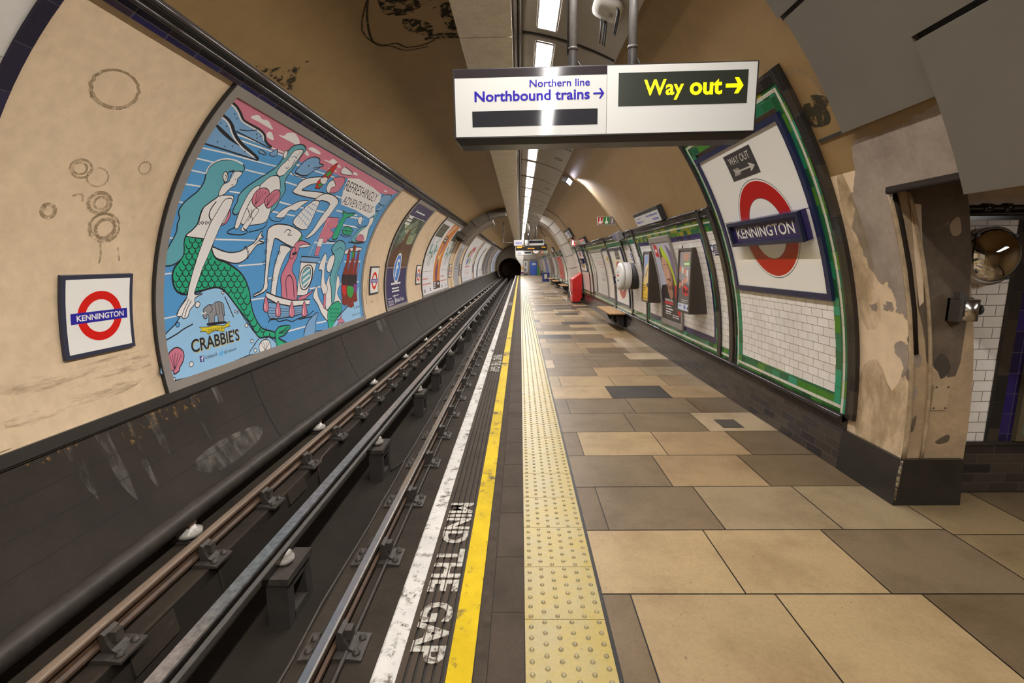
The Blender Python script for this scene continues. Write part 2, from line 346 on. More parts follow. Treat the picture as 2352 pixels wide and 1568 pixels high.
class Art:
    """flat printed shapes in sheet metres (u right, v up), laid on a surface f(u, v, n)"""
    STEP = .00012
    def __init__(s, f, curved=True): s.f = f; s.bm = bmesh.new(); s.lay = []; s.mats = []; s.curved = curved
    def level(s, pts):
        """each shape is printed just above whatever it overlaps"""
        x0 = min(p[0] for p in pts); x1 = max(p[0] for p in pts); y0 = min(p[1] for p in pts); y1 = max(p[1] for p in pts); k = 0
        for a, b, c, d, q in s.lay:
            if q > k and a < x1 and b > x0 and c < y1 and d > y0: k = q
        s.lay.append((x0, x1, y0, y1, k+1)); return (k+1)*s.STEP
    def mi(s, m):
        if m not in s.mats: s.mats.append(m)
        return s.mats.index(m)
    def poly(s, pts, m, sm=False):
        if sm: pts = smooth_pts(pts)
        h = s.level(pts)
        try: f = s.bm.faces.new([s.bm.verts.new((p[0], p[1], h)) for p in pts])
        except ValueError: return
        f.material_index = s.mi(m)
    def rect(s, u0, v0, u1, v1, m): s.poly([(u0, v0), (u1, v0), (u1, v1), (u0, v1)], m)
    def stroke(s, pts, w, m, closed=False, sm=False):
        if sm and len(pts) > 2: pts = smooth_pts(pts, closed)
        h = s.level(pts); n = len(pts); L = []; i_ = s.mi(m)
        for i in range(n):
            a = Vector(pts[i-1] if (closed or i) else pts[i]); b = Vector(pts[(i+1) % n] if (closed or i < n-1) else pts[i])
            d = b-a
            if d.length < 1e-6: d = Vector((1, 0))
            d.normalize(); L.append((Vector(pts[i]), Vector((-d.y, d.x))*w/2))
        V = [(s.bm.verts.new((p.x+o.x, p.y+o.y, h)), s.bm.verts.new((p.x-o.x, p.y-o.y, h))) for p, o in L]
        for i in range(n if closed else n-1):
            k = (i+1) % n
            f = s.bm.faces.new((V[i][0], V[k][0], V[k][1], V[i][1])); f.material_index = i_
    def disc(s, u, v, ru, rv, m, n=40): s.poly([(u+ru*math.cos(2*pi*i/n), v+rv*math.sin(2*pi*i/n)) for i in range(n)], m)
    def ring(s, u, v, ro, ri, m, n=56):
        h = s.level([(u-ro, v-ro), (u+ro, v+ro)]); i_ = s.mi(m)
        V = [[s.bm.verts.new((u+r*math.cos(2*pi*i/n), v+r*math.sin(2*pi*i/n), h)) for i in range(n)] for r in (ro, ri)]
        for i in range(n):
            k = (i+1) % n; f = s.bm.faces.new((V[0][i], V[0][k], V[1][k], V[1][i])); f.material_index = i_
    def text(s, t, u0, v0, u1, v1, m, weight=0.0, shear=0.0):
        V, Fc = text_mesh(t, weight); h = s.level([(u0, v0), (u1, v1)]); i_ = s.mi(m)
        W = [s.bm.verts.new((u0+(u1-u0)*a+shear*b, v0+(v1-v0)*b, h)) for a, b in V]
        for q in Fc:
            try: f = s.bm.faces.new([W[i] for i in q]); f.material_index = i_
            except ValueError: pass
    def lines(s, u0, u1, v, n, dv, h, m, seed=1, align='l'):
        """rows of print too small to read"""
        rnd = random.Random(seed)
        for i in range(n):
            w = (u1-u0)*rnd.uniform(.7, 1); a = u0 if align == 'l' else ((u0+u1-w)/2 if align == 'c' else u1-w)
            x = a
            while x < a+w:
                q = min(rnd.uniform(.03, .09)*(u1-u0)*1.6, a+w-x); s.rect(x, v-i*dv, x+q*.86, v-i*dv+h, m); x += q
    def build(s, name, parent=None, **kw):
        bm = s.bm
        big = [f for f in bm.faces if len(f.verts) > 4]
        bm.normal_update()
        if big: bmesh.ops.triangulate(bm, faces=big, ngon_method='BEAUTY')
        if s.curved:
            vs_ = [v.co.y for v in bm.verts]; lo, hi = min(vs_), max(vs_); st = .08
            q = math.floor(lo/st)*st+st
            while q < hi:
                bmesh.ops.bisect_plane(bm, geom=bm.verts[:]+bm.edges[:]+bm.faces[:], plane_co=(0, q, 0), plane_no=(0, 1, 0)); q += st
        for v in bm.verts:
            if s.curved:            # same flat strips for every layer, so that thin layers never cross
                q0 = math.floor(v.co.y/.08)*.08; t_ = (v.co.y-q0)/.08
                v.co = s.f(v.co.x, q0, v.co.z).lerp(s.f(v.co.x, q0+.08, v.co.z), t_)
            else: v.co = s.f(v.co.x, v.co.y, v.co.z)
        me = bpy.data.meshes.new(name); bm.to_mesh(me); bm.free()
        for m in s.mats: me.materials.append(m)
        o = bpy.data.objects.new(name, me); C.objects.link(o)
        if parent is not None:
            me.transform(BASE[parent].inverted()); o.parent = parent; BASE[o] = BASE[parent]
        else: BASE[o] = Matrix.Identity(4)
        for k, v in kw.items(): o[k] = v
        return o
ORD = ['nearest', 'second', 'third', 'fourth', 'fifth', 'sixth', 'seventh', 'eighth', 'ninth', 'tenth']

# ================================================================== THE SETTING
# --- left wall and ceiling lining
def long_patch(mb, y0, y1, s0, s1, b, t, mi=0):
    n = max(1, round((y1-y0)/4)); d = (y1-y0)/n
    for i in range(n): mb.patch(y0+i*d, y0+(i+1)*d, s0, s1, b, t, mi, .12, False)
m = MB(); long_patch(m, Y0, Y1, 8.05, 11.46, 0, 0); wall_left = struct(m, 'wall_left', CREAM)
m = MB(); long_patch(m, Y0, Y1, 2.38, 8.08, 0, 0); ceiling = struct(m, 'ceiling', CREAM_DIM)
m = MB(); long_patch(m, Y0, Y1, 11.44, 12.95, 0, 0); long_patch(m, Y0, Y1, 11.49, 11.53, .02, .02)
baseboard_left = struct(m, 'baseboard_left', SOOT)
# projecting sill on top of the sooty wall
m = MB(); m.patch(Y0, 22.2, 11.42, 11.515, -.02, .035); m.patch(22.2, Y1, 11.42, 11.515, -.02, .035); struct(m, 'trim_1', mat('dark_sill', (.026, .022, .018), .4, var=.15, scale=2))
# blue tile strip and dark moulding along the top of the left wall
m = MB()
for a, b in ((Y0, 21.6), (23.8, 66.0)):
    m.patch(a, b, 8.135, 8.235, -.02, .03, 0); m.patch(a, b, 8.02, 8.135, -.02, .045, 1)
    for s_, r_ in ((8.045, .028), (8.12, .02)): m.tube([P3(a, s_, .045), P3(b, s_, .045)], r_, 2, 8)
struct(m, 'trim_2', [NAVYT, BLACKM, BEAD])
# --- right lining (behind the tiles): ends at the cross-passage opening
m = MB(); long_patch(m, 3.16, Y1, 0, 2.40, 0, 0); long_patch(m, Y0, -.9, 0, 2.40, 0, 0)
long_patch(m, -.9, 3.16, 2.20, 2.40, 0, 0); wall_right = struct(m, 'wall_right', CREAM)
# --- dark brick skirting with a round glazed ledge
m = MB()
for a, b in ((3.72, 21.3), (22.5, 62.0), (Y0, -.9)):
    m.patch(a, b, 0, .40, -.02, .02, 0); m.patch(a, b, .40, .47, -.02, .05, 1)
    m.tube([P3(a, .445, .045), P3(b, .445, .045)], .034, 1, 10)
struct(m, 'baseboard_right', [SKIRT, BEAD])
# --- platform floor
PAL = [(.315, .222, .115), (.25, .186, .106), (.155, .110, .064), (.128, .087, .046), (.36, .272, .168), (.215, .150, .082), (.142, .102, .062), (.285, .192, .100)]
KNOWN = {  # rows from the camera outwards: colours of the first slabs
    -1: [7, 0, 0, 3, 3], 0: [3, 0, 0, 3, 3], 1: [0, 0, 2, 0, 5], 2: [3, 2, 1, 1, 0], 3: [2, 7, 3, 3], 4: [3, 0, 7, 3, 3], 5: [2, 2, 4, 3], 6: [6, 2, 2, 3, 3], 7: [0, 'k', 7, 3], 8: [1, 0, 0, 5, 3],
    9: [2, 7, 1, 2], 10: [4, 2, 2, 3, 3], 11: [2, 2, 4, 5], 12: [3, 5, 3, 5, 4], 13: [5, 7, 4, 5], 14: [7, 6, 6, 4, 5]}
DKS = (.048, .040, .034)
bm = bmesh.new(); col = bm.loops.layers.float_color.new('slab'); uvl = bm.loops.layers.uv.new('UVMap')
rnd = random.Random(11); G = .004
def slab(x0, x1, y0, y1, c):
    f = bm.faces.new([bm.verts.new(p) for p in ((x0+G, y0+G, 0), (x1-G, y0+G, 0), (x1-G, y1-G, 0), (x0+G, y1-G, 0))])
    for l in f.loops: l[col] = (c[0], c[1], c[2], 1); l[uvl].uv = (l.vert.co.x, l.vert.co.y)
k0 = int((Y0-2.232)/.599)-1
for k in range(k0, 101):
    y0 = 2.232+(k-1)*.599; y1 = y0+.599
    if y0 > 62: break
    xs = [.415] + ([.415+.763*i for i in range(1, 4)] if k % 2 else [.566+.763*i for i in range(0, 4)])
    xs = [x for x in xs if x < 2.70]+[2.74]
    for i in range(len(xs)-1):
        kn = KNOWN.get(k); c = None
        if kn and i < len(kn): c = DKS if kn[i] == 'k' else PAL[kn[i]]
        if c is None: c = rnd.choice(PAL if rnd.random() < .9 else [DKS])
        q = rnd.uniform(.93, 1.06); slab(xs[i], xs[i+1], y0, y1, [v*q for v in c])
# slabs of the cross passage
for yy in range(-2, 6):
    for xx in range(0, 5):
        slab(2.74+xx*.6, 2.74+(xx+1)*.6, .02+yy*.55-.0, .02+(yy+1)*.55, [v*(.62+.08*((xx*3+yy*5) % 4)) for v in PAL[(0, 7, 0, 5)[(xx+2*yy) % 4]]])
f = bm.faces.new([bm.verts.new(p) for p in ((.40, Y0, -.004), (6, Y0, -.004), (6, 64, -.004), (.40, 64, -.004))])
for l in f.loops: l[col] = (.012, .010, .008, 1)
me = bpy.data.meshes.new('floor'); bm.to_mesh(me); bm.free()
mt, nt, b = nodes('york_stone_slabs'); b.inputs['Roughness'].default_value = .45; b.inputs['Specular IOR Level'].default_value = .25
at = nt.nodes.new('ShaderNodeVertexColor'); at.layer_name = 'slab'
n1 = noise(nt, 2.2, 6, .7); r1 = ramp(nt, n1.outputs[0], [(.32, (.72, .69, .66)), (.55, (1, 1, 1)), (.72, (1.06, 1.05, 1.03))])
n2 = noise(nt, 45, 5, .7); r2 = ramp(nt, n2.outputs[0], [(.3, (.86, .85, .84)), (.55, (1, 1, 1)), (.75, (1.05, 1.05, 1.05))])
def mul(a, b_):
    q = nt.nodes.new('ShaderNodeMix'); q.data_type = 'RGBA'; q.blend_type = 'MULTIPLY'; q.inputs[0].default_value = 1; lnk(nt, a, q.inputs[6]); lnk(nt, b_, q.inputs[7]); return q.outputs[2]
cc = mul(mul(at.outputs[0], r1.outputs[0]), r2.outputs[0])
n3 = noise(nt, 55, 2, .5); r3 = ramp(nt, n3.outputs[0], [(.70, (0, 0, 0)), (.76, (1, 1, 1))]); cc = mixc(nt, r3.outputs[0], cc, (.10, .075, .05))
lnk(nt, cc, b.inputs['Base Color']); bump(nt, b, n2.outputs[0], .06, .004)
me.materials.append(mt); floor = bpy.data.objects.new('floor', me); C.objects.link(floor); floor['kind'] = 'structure'; BASE[floor] = Matrix.Identity(4)
# tactile strip: 0.4 m pavers with raised domes
m = MB(); TY = [2.050-.404*30+.404*i for i in range(0, 179)]
for y in TY: m.box(.004, .398, y+.002, y+.402, -.03, .003, 0)
for y in TY:
    if y > 34: continue
    nn = 8 if y < 6 else (6 if y < 14 else 4)
    for i in range(6):
        for j in range(6):
            cx, cy = .034+i*.0667, y+.020+j*.0667+(.030 if i % 2 else 0)
            if y+.4 < .8: continue
            if y < 14: prof = [(.0135, .002), (.0105, .0075), (.005, .0095)] if y < 6 else [(.0135, .002), (.009, .009)]
            else: prof = [(.016, .002), (.009, .009)]
            m.lathe(prof, (cx, cy, 0), mi=1, n=nn, caps=False)
            t_ = [v for v in m.bm.verts][-nn:]; m.cap(t_, 1)
struct(m, 'trim_3', [TACT, mat('worn_dome', (.23, .185, .085), .45, var=.25, scale=25)])
# edge: paving strip, yellow line, grooved coping, white line
m = MB(); y = Y0; rnd = random.Random(3)
while y < 63:
    d = rnd.choice([.4, .45, .5]); m.box(-.160, .000, y+.002, y+d-.002, -.05, 0, 0); y += d
m.box(-.222, -.164, Y0, 63, -.05, -.001, 1); m.box(-.66, .41, Y0, 63, -.06, -.012, 2)
struct(m, 'trim_4', [STONE, mat('edge_joint_concrete', (.05, .037, .027), .8, spec=.15, var=.25, scale=14), mat('joint_dark', (.02, .017, .014), .9)])
prof = [(-.660, -.09), (-.660, -.006), (-.652, 0), (-.545, 0)]
for g in GROOVES: prof += [(g-.007, 0), (g-.006, -.014), (g+.006, -.014), (g+.007, 0)]
prof += [(-.224, 0), (-.224, -.05), (-.60, -.09)]
m = MB(); y = Y0; yb = [-8, -7, -6.1, -5.2, -4.3, -3.4, -2.5, -1.6, -.75, .1, .95, 1.6, 2.42, 3.14, 4.0]
while yb[-1] < 62.3: yb.append(yb[-1]+.76)
for a, b in zip(yb, yb[1:]): m.prism(prof, a+.002, b-.002)
struct(m, 'trim_5', STONE)
m = MB(); m.prism([(-.661, -.035), (-.661, -.005), (-.652, .0006), (-.552, .0006), (-.552, -.001), (-.650, -.001)], Y0, 62.9); struct(m, 'trim_6', WHITEL)
m = MB(); m.box(-.338, -.226, Y0, 62.9, -.001, .0006); struct(m, 'trim_7', YELLOWL)
for y1, near in ((3.19, 1), (8.78, 0), (20.5, 0)):
    a = Art(lambda u, v, n=0.0, y1=y1: Vector((-.525+v, y1-u, .0012+n)), False)
    for t, u0, u1 in (('MIND', 0, .50), ('THE', .56, .94), ('GAP', 1.02, 1.40)): a.text(t, u0, 0, u1, .165, LETTER, .035)
    o = a.build('floor_lettering'); tag(o, ['worn white painted platform warning lettering further up the platform edge', 'worn white painted warning lettering on the platform edge nearest the camera'][near] if y1 < 20 else 'small faint painted warning lettering on the far platform edge', 'lettering')
# platform wall under the coping and the track bed
m = MB(); m.prism([(-.60, -.085), (-.62, -.70), (-.3, -.70), (-.3, -.06)], Y0, 63); struct(m, 'wall_platform', mat('platform_face', (.04, .033, .027), .8, var=.3, scale=3))
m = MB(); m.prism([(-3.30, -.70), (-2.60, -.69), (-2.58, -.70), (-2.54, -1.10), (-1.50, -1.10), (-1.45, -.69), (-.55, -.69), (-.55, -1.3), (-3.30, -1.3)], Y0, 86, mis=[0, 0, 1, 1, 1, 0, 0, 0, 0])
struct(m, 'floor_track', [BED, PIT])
# --- ceiling duct, dark slot and curved light cove
m = MB(); m2 = MB(); jy = [5.22, 7.2, 9.2, 11.18, 13.12, 15.2, 17.4, 19.4, 21.5]
J = [5.22-2.02*i for i in range(7, 0, -1)]+jy+[21.5+2.0*i for i in range(1, 23)]
for a, b in zip(J, J[1:]): m.box(-.60, -.058, a+.008, b-.008, 4.02, 4.20)
m.box(-.585, -.075, J[0], J[-1], 4.028, 4.19, 1)
trim_duct = struct(m, 'trim_8', [DUCTP, mat('duct_joint', (.05, .042, .035), .8)])
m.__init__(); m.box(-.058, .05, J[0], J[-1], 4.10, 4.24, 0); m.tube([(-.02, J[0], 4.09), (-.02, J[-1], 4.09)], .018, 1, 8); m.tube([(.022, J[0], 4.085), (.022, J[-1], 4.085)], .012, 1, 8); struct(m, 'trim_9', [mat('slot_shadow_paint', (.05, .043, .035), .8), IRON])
JC = [5.31+2.025*i for i in range(-6, 31)]
m = MB(); long_patch(m, Y0, 66, 4.405, 5.445, .035, .035, 0); m.patch(Y0, 66, 4.40, 4.412, 0, .06, 0); m.patch(Y0, 66, 5.438, 5.45, 0, .06, 0)
for y in JC: m.patch(y-.045, y+.045, 4.41, 5.44, .034, .040, 1)
for i, y in enumerate(JC[:-1]): m.patch(y+.042, JC[i+1]-.042, 4.412, 5.438, .03, .055, 0, .08)
struct(m, 'trim_10', [GREYP, DARK])
# thin joints running over the lining
m = MB()
for y, s0, s1 in ((19.3, 2.45, 4.40), (36.0, 2.45, 4.4), (28.5, 2.45, 4.4)): m.patch(y-.035, y+.035, s0, s1, 0, .012)
m.patch(3.16, 3.60, 2.655, 2.675, 0, .012); struct(m, 'trim_11', DARK)
# --- structural ribs: dark on the track side, white over the platform
m = MB()
m.patch(21.7, 22.5, 6.14, 8.75, -.02, .34, 0); m.patch(22.5, 24.2, 6.9, 8.95, -.02, .46, 1)
for s_ in (7.0, 7.8, 8.5): m.patch(21.68, 22.5, s_-.012, s_+.012, .0, .346, 2)
for y_ in (23.3, 23.7): m.patch(y_-.02, y_+.02, 6.92, 8.9, .40, .466, 2)
m.patch(24.2, 24.8, 8.45, 11.42, -.02, .06, 3); struct(m, 'trim_12', [mat('dark_rib', (.10, .08, .058), .5, var=.2, scale=1.5), mat('brown_rib', (.16, .125, .095), .5, var=.12, scale=2), DARK, CREAM])
m = MB(); RIB = mat('white_rib', (.56, .53, .48), .25, var=.06, scale=2)
m.patch(21.5, 22.9, .30, 4.39, -.02, .33, 0); m.patch(21.45, 22.95, -.02, .32, -.02, .36, 1)
for s_ in (.9, 1.5, 2.1, 2.7, 3.3, 3.8): m.patch(21.49, 22.9, s_-.008, s_+.008, .0, .334, 2)
struct(m, 'trim_13', [RIB, BLACKM, mat('rib_joint', (.10, .085, .07), .8)])
m = MB()
for a in (40.0, 52.0): m.patch(a, a+.8, 0, 4.2, -.02, .10, 0)
struct(m, 'trim_14', mat('far_rib', (.30, .25, .19), .4))
# --- grey cladding over the cross-passage mouth
CLAD = mat('grey_cladding', (.125, .108, .085), .5, var=.05, scale=2.2)
m = MB(); m.patch(2.60, 3.30, 2.66, 3.49, -.01, .05); m.patch(-.9, 2.60, 2.985, 3.49, -.01, .05); o = struct(m, 'trim_15', CLAD)
m = MB(); m.patch(-.9, 3.36, 3.52, 4.39, -.01, .04); struct(m, 'trim_16', CLAD)
m = MB(); m.patch(-.9, 2.56, 2.13, 2.955, -.01, .085); struct(m, 'trim_17', CLAD)
m = MB(); m.patch(-.9, 3.36, 3.488, 3.522, 0, .02); m.patch(-.9, 2.6, 2.953, 2.987, 0, .02); struct(m, 'trim_18', DARK)
# --- pier at the near end of the tiled wall and the cross passage
m = MB(); n = 24; rows = []
for i in range(n+1):
    s_ = 2.72*i/n; a = P3(3.16, s_, 0); rows.append([a, Vector((a.x+.43, 3.16, a.z))])
m.grid(rows, 0, None, False)
m.grid([[Vector((p[1].x, 3.16, p[1].z)), Vector((p[1].x, 3.40, p[1].z))] for p in rows], 0, None, False)
wall_pier = struct(m, 'wall_pier', PIERD)
m = MB()
def edge(ds, dx, r, s0=.34, s1=2.2): m.tube([Vector((PR(s0+(s1-s0)*i/20, 0)[0]+dx, 3.155, PR(s0+(s1-s0)*i/20, 0)[1])) for i in range(21)], r, 0, 8)
edge(0, .012, .016); edge(0, .135, .012)
m.box(2.345, 2.46, -.9, 3.15, 2.165, 2.19, 1); m.tube([P3(3.15, 2.205, .0), P3(-.9, 2.205, .0)], .02, 1, 8); m.tube([Vector((PR(s_, 0)[0]+.03, 3.150, PR(s_, 0)[1])) for s_ in (1.1, 1.4, 1.7, 2.0, 2.2)], .02, 1, 8)
struct(m, 'trim_19', [mat('pier_bead', (.34, .25, .15), .5, var=.3, scale=12), mat('soffit_edge', (.022, .016, .011), .8, spec=.1)])
m = MB()
q0 = P3(0, 0, 0).x; q1 = P3(0, .34, 0).x
m.hexa([(q0-.02, 3.13, 0), (q0+.45, 3.13, 0), (q0+.45, 3.40, 0), (q0-.02, 3.74, 0), (q1-.025, 3.13, .345), (q1+.41, 3.13, .345), (q1+.41, 3.40, .345), (q1-.025, 3.74, .345)])
o = struct(m, 'baseboard_pier', mat('black_plinth', (.020, .017, .015), .32, var=.3, scale=5))
m = MB(); m.tube([(q0-.012, 3.128, .01), ((q0+q1)/2-.02, 3.127, .2), (q1-.02, 3.128, .34)], [.004, .012, .008], 0, 6); o2 = m.build('worn_corner', worn('chipped_corner', (.34, .27, .18), (.03, .025, .02), .45, .55, 40), o)
# plaster damage on the pier, as shapes of their own
fpier = lambda u, v, n=0.0: P3(u, v, .002+n)
a = Art(fpier); PL = [('c', [(3.318, 2.566), (3.252, 2.585), (3.183, 2.584), (3.044, 2.572), (2.977, 2.572), (2.894, 2.579), (2.783, 2.598), (2.668, 2.613), (2.56, 2.633), (2.551, 2.365), (2.514, 2.224), (2.768, 2.22), (3.096, 2.215), (3.102, 2.215), (3.166, 2.067), (3.166, 1.71), (3.166, 1.639), (3.166, 1.682), (3.192, 1.695), (3.313, 1.593), (3.365, 1.575), (3.45, 1.676), (3.492, 1.821), (3.555, 1.987), (3.475, 2.126), (3.52, 2.212), (3.487, 2.24), (3.449, 2.242), (3.382, 2.364), (3.342, 2.51)]), ('c', [(3.313, 1.593), (3.275, 1.526), (3.246, 1.452), (3.258, 1.374), (3.198, 1.381), (3.166, 1.329), (3.166, 1.45), (3.166, 1.682), (3.192, 1.695)]), ('c', [(3.288, 1.137), (3.22, 1.18), (3.166, 1.165), (3.166, 1.107), (3.166, 0.98), (3.22, 0.916), (3.213, 1.011), (3.27, 1.077)]), ('c', [(3.503, 1.413), (3.426, 1.436), (3.446, 1.353), (3.487, 1.365)]), ('c', [(3.366, 1.426), (3.285, 1.448), (3.282, 1.387), (3.36, 1.387)])]
rj = random.Random(9)
def ragged(pts, k=4, j=.012):
    out = []
    for i, p in enumerate(pts):
        q = pts[(i+1) % len(pts)]; lock = (abs(p[0]-3.166) < .01 and abs(q[0]-3.166) < .01) or (p[1] < 2.23 and q[1] < 2.23 and p[1] > 2.2) or (p[0] < 2.7 and q[0] < 2.7)
        for t in range(k): out.append((p[0]+(q[0]-p[0])*t/k+(0 if lock or t == 0 else rj.uniform(-j, j)), p[1]+(q[1]-p[1])*t/k+(0 if lock or t == 0 else rj.uniform(-j, j))))
    return out
for cname, pts in PL: a.poly(ragged(pts), {'c': CEMENT, 'k': PIERK}[cname], False)
o = a.build('bare_plaster_patch', wall_right)
a = Art(lambda u, v, n=0.0: P3(u, v, .0035+n)); GRIME = spots('pier_grime', (.33, .235, .12), .42, .8, 4, (1, 1, .4))
a.poly([(3.17, .36), (3.62, .36), (3.62, .85), (3.45, 1.0), (3.30, .8), (3.17, 1.0)], GRIME, True); a.poly([(3.40, 1.3), (3.60, 1.3), (3.60, 2.2), (3.50, 2.4), (3.42, 1.8)], GRIME, True)
a.build('grime_patch', wall_right)
fend = lambda u, v, n=0.0: Vector((u, 3.1585-n, v))
a = Art(fend, False)
a.poly([(2.79, .99), (2.84, 1.06), (2.87, 1.01), (2.92, .93), (2.97, .94), (2.99, 1.03), (2.99, 1.4), (2.965, 1.7), (2.90, 2.06), (2.80, 2.36), (2.70, 2.55), (2.20, 2.56), (2.35, 2.33), (2.49, 2.165), (2.55, 1.95), (2.61, 1.7), (2.655, 1.42), (2.70, 1.3), (2.74, 1.16), (2.76, 1.05)], PIERK, False)
a.poly([(2.79, 1.95), (2.84, 2.0), (2.87, 1.9), (2.82, 1.88)], PIERD, True)
a.poly([(2.81, 1.02), (2.85, 1.10), (2.91, 1.05), (2.93, .98), (2.88, .92), (2.85, .97)], mat('pier_black_hole', (.05, .036, .024), .8), True)
a.poly([(2.52, 2.09), (2.60, 1.70), (2.665, 1.42), (2.69, 1.45), (2.65, 1.72), (2.59, 2.08)], CREAM, False)
a.poly([(2.90, .47), (2.98, .52), (2.99, .47), (2.93, .45)], PIERK, True)
a.poly([(2.72, .62), (2.745, .66), (2.74, .56), (2.72, .54)], PIERK, True)
for u, v in ((2.62, 1.40), (2.64, 1.2), (2.70, 1.05), (2.66, .95), (2.70, .82)): a.poly([(u-.03, v), (u, v+.05), (u+.03, v+.01), (u+.01, v-.05)], CEMENT, True)
o = a.build('bare_plaster_patch', wall_pier)
# cross passage: far wall, soffit and closing walls
m = MB()
def wallq(x0, x1, z0, z1, y, mi): m.face([(x0, y, z0), (x1, y, z0), (x1, y, z1), (x0, y, z1)], mi, [(x0, z0), (x1, z0), (x1, z1), (x0, z1)])
wallq(2.7, 6, 0, 2.9, 3.345, 0); o = struct(m, 'wall_passage', CREAM)
m = MB()
def tb(x0, x1, z0, z1, y1, mt_, nm):
    q = MB(); q.box(x0, x1, y1, 3.344, z0, z1)
    for f_ in q.bm.faces:
        for l in f_.loops: l[q.uv].uv = (l.vert.co.x, l.vert.co.z)
    q.build(nm, mt_, o)
tb(2.75, 3.405, .40, 1.985, 3.331, WTILE, 'tile_field'); tb(3.405, 3.50, .40, 1.985, 3.322, VKTILE, 'dark_pilaster'); tb(3.50, 3.60, .40, 1.985, 3.330, VBTILE, 'blue_tile_strip')
tb(2.75, 5.2, 0, .375, 3.325, SKIRT, 'skirting'); tb(2.75, 5.2, .375, .402, 3.312, BEAD, 'skirting_ledge'); tb(2.75, 5.2, 1.985, 2.08, 3.325, BLACKG, 'top_moulding')
tb(3.60, 5.0, .40, 1.985, 3.334, WTILE, 'tile_field')
m = MB(); m.box(2.30, 6, -.9, 3.345, 2.62, 2.68); m.box(2.70, 6, -1.0, -.9, 0, 2.68); m.box(6, 6.1, -1, 3.4, 0, 2.68); struct(m, 'ceiling_passage', CREAM_DIM)
m = MB(); m.tube([(2.9, 3.29, 2.065), (5.5, 3.29, 2.065)], .018, 0, 10); m.tube([(2.9, 3.30, 2.03), (5.5, 3.30, 2.03)], .012, 0, 10); m.tube([(3.10, 3.29, 2.065), (3.16, 3.29, 2.065)], .03, 0, 10); m.tube([(3.24, 3.29, 2.065), (3.29, 3.29, 2.065)], .03, 0, 10)
tag(m.build('conduit', BLACKG), 'glossy black conduit pipe along the top of the cross passage wall', 'pipe')
# --- end of the station: headwall with the running tunnel mouth, platform end wall
m = MB(); N = 40; cx, cz, r = -1.62, .62, 1.76; yo = 72.0
ring = [(cx+r*math.cos(2*pi*i/N), cz+r*math.sin(2*pi*i/N)) for i in range(N)]; outr = [(-.41+3.4*math.cos(2*pi*i/N), .9+3.5*math.sin(2*pi*i/N)) for i in range(N)]
m.grid([[Vector((x, yo, z)) for x, z in outr], [Vector((x, yo, z)) for x, z in ring]], 0, None, False, True)
m.grid([[Vector((cx+1.08*(x-cx), yo-.12, cz+1.08*(z-cz))) for x, z in ring], [Vector((x, yo-.12, z)) for x, z in ring]], 0, None, False, True)
m.grid([[Vector((cx+1.08*(x-cx), yo-.12, cz+1.08*(z-cz))) for x, z in ring], [Vector((cx+1.08*(x-cx), yo, cz+1.08*(z-cz))) for x, z in ring]], 0, None, False, True)
m.box(cx-.2, cx+.2, yo-.18, yo, cz+r-.02, cz+r+.5, 0)
struct(m, 'wall_end', mat('headwall_paint', (.50, .43, .33), .6, var=.1, scale=.8))
m = MB(); m.grid([[Vector((x, yo, z)) for x, z in ring], [Vector((x, 86, z)) for x, z in ring]], 0, None, True, True); m.face([Vector((x, 86, z)) for x, z in ring], 0)
struct(m, 'wall_tunnel', mat('running_tunnel', (.50, .31, .20), .9, var=.3, scale=1))
m = MB(); ENDW = mat('end_wall_white', (.52, .50, .45), .5, var=.06, scale=.7)
pr = [(-.64, 4.1), (-.64, 2.45), (.10, 1.32), (.10, 0), (.42, 0), (.42, 4.1)]; m.prism(pr, 64.0, 64.4); m.box(.42, 2.7, 64.0, 64.3, 2.15, 4.1, 1); m.box(1.0, 1.25, 63.9, 64.2, 0, 2.15, 1); m.box(.42, 2.7, 67.5, 67.7, 0, 3.6, 2)
m.box(-.62, .42, 63.6, 63.9, -.7, -.02, 1)
for z0, z1, k in ((.20, .32, 5), (.32, .46, 3), (.46, .60, 4), (.62, .76, 0), (.78, .94, 6), (1.0, 1.14, 6)): m.box(.095, .425, 63.97, 64.0, z0, z1, k)
struct(m, 'wall_platform_end', [ENDW, mat('end_wall_grey', (.22, .19, .15), .6), mat('end_room', (.40, .37, .32), .6), mat('band_red', (.5, .03, .02), .5), WHITEM, mat('band_blue', (.03, .06, .3), .5), mat('band_orange', (.6, .30, .03), .5)])
m = MB(); m.grid([[Vector((x, Y0, z)) for x, z in outr], [Vector((-.41+.01*(x+.41), Y0, .9+.01*(z-.9))) for x, z in outr]], 0, None, False, True); struct(m, 'wall_back', mat('back_wall', (.3, .25, .19), .6))

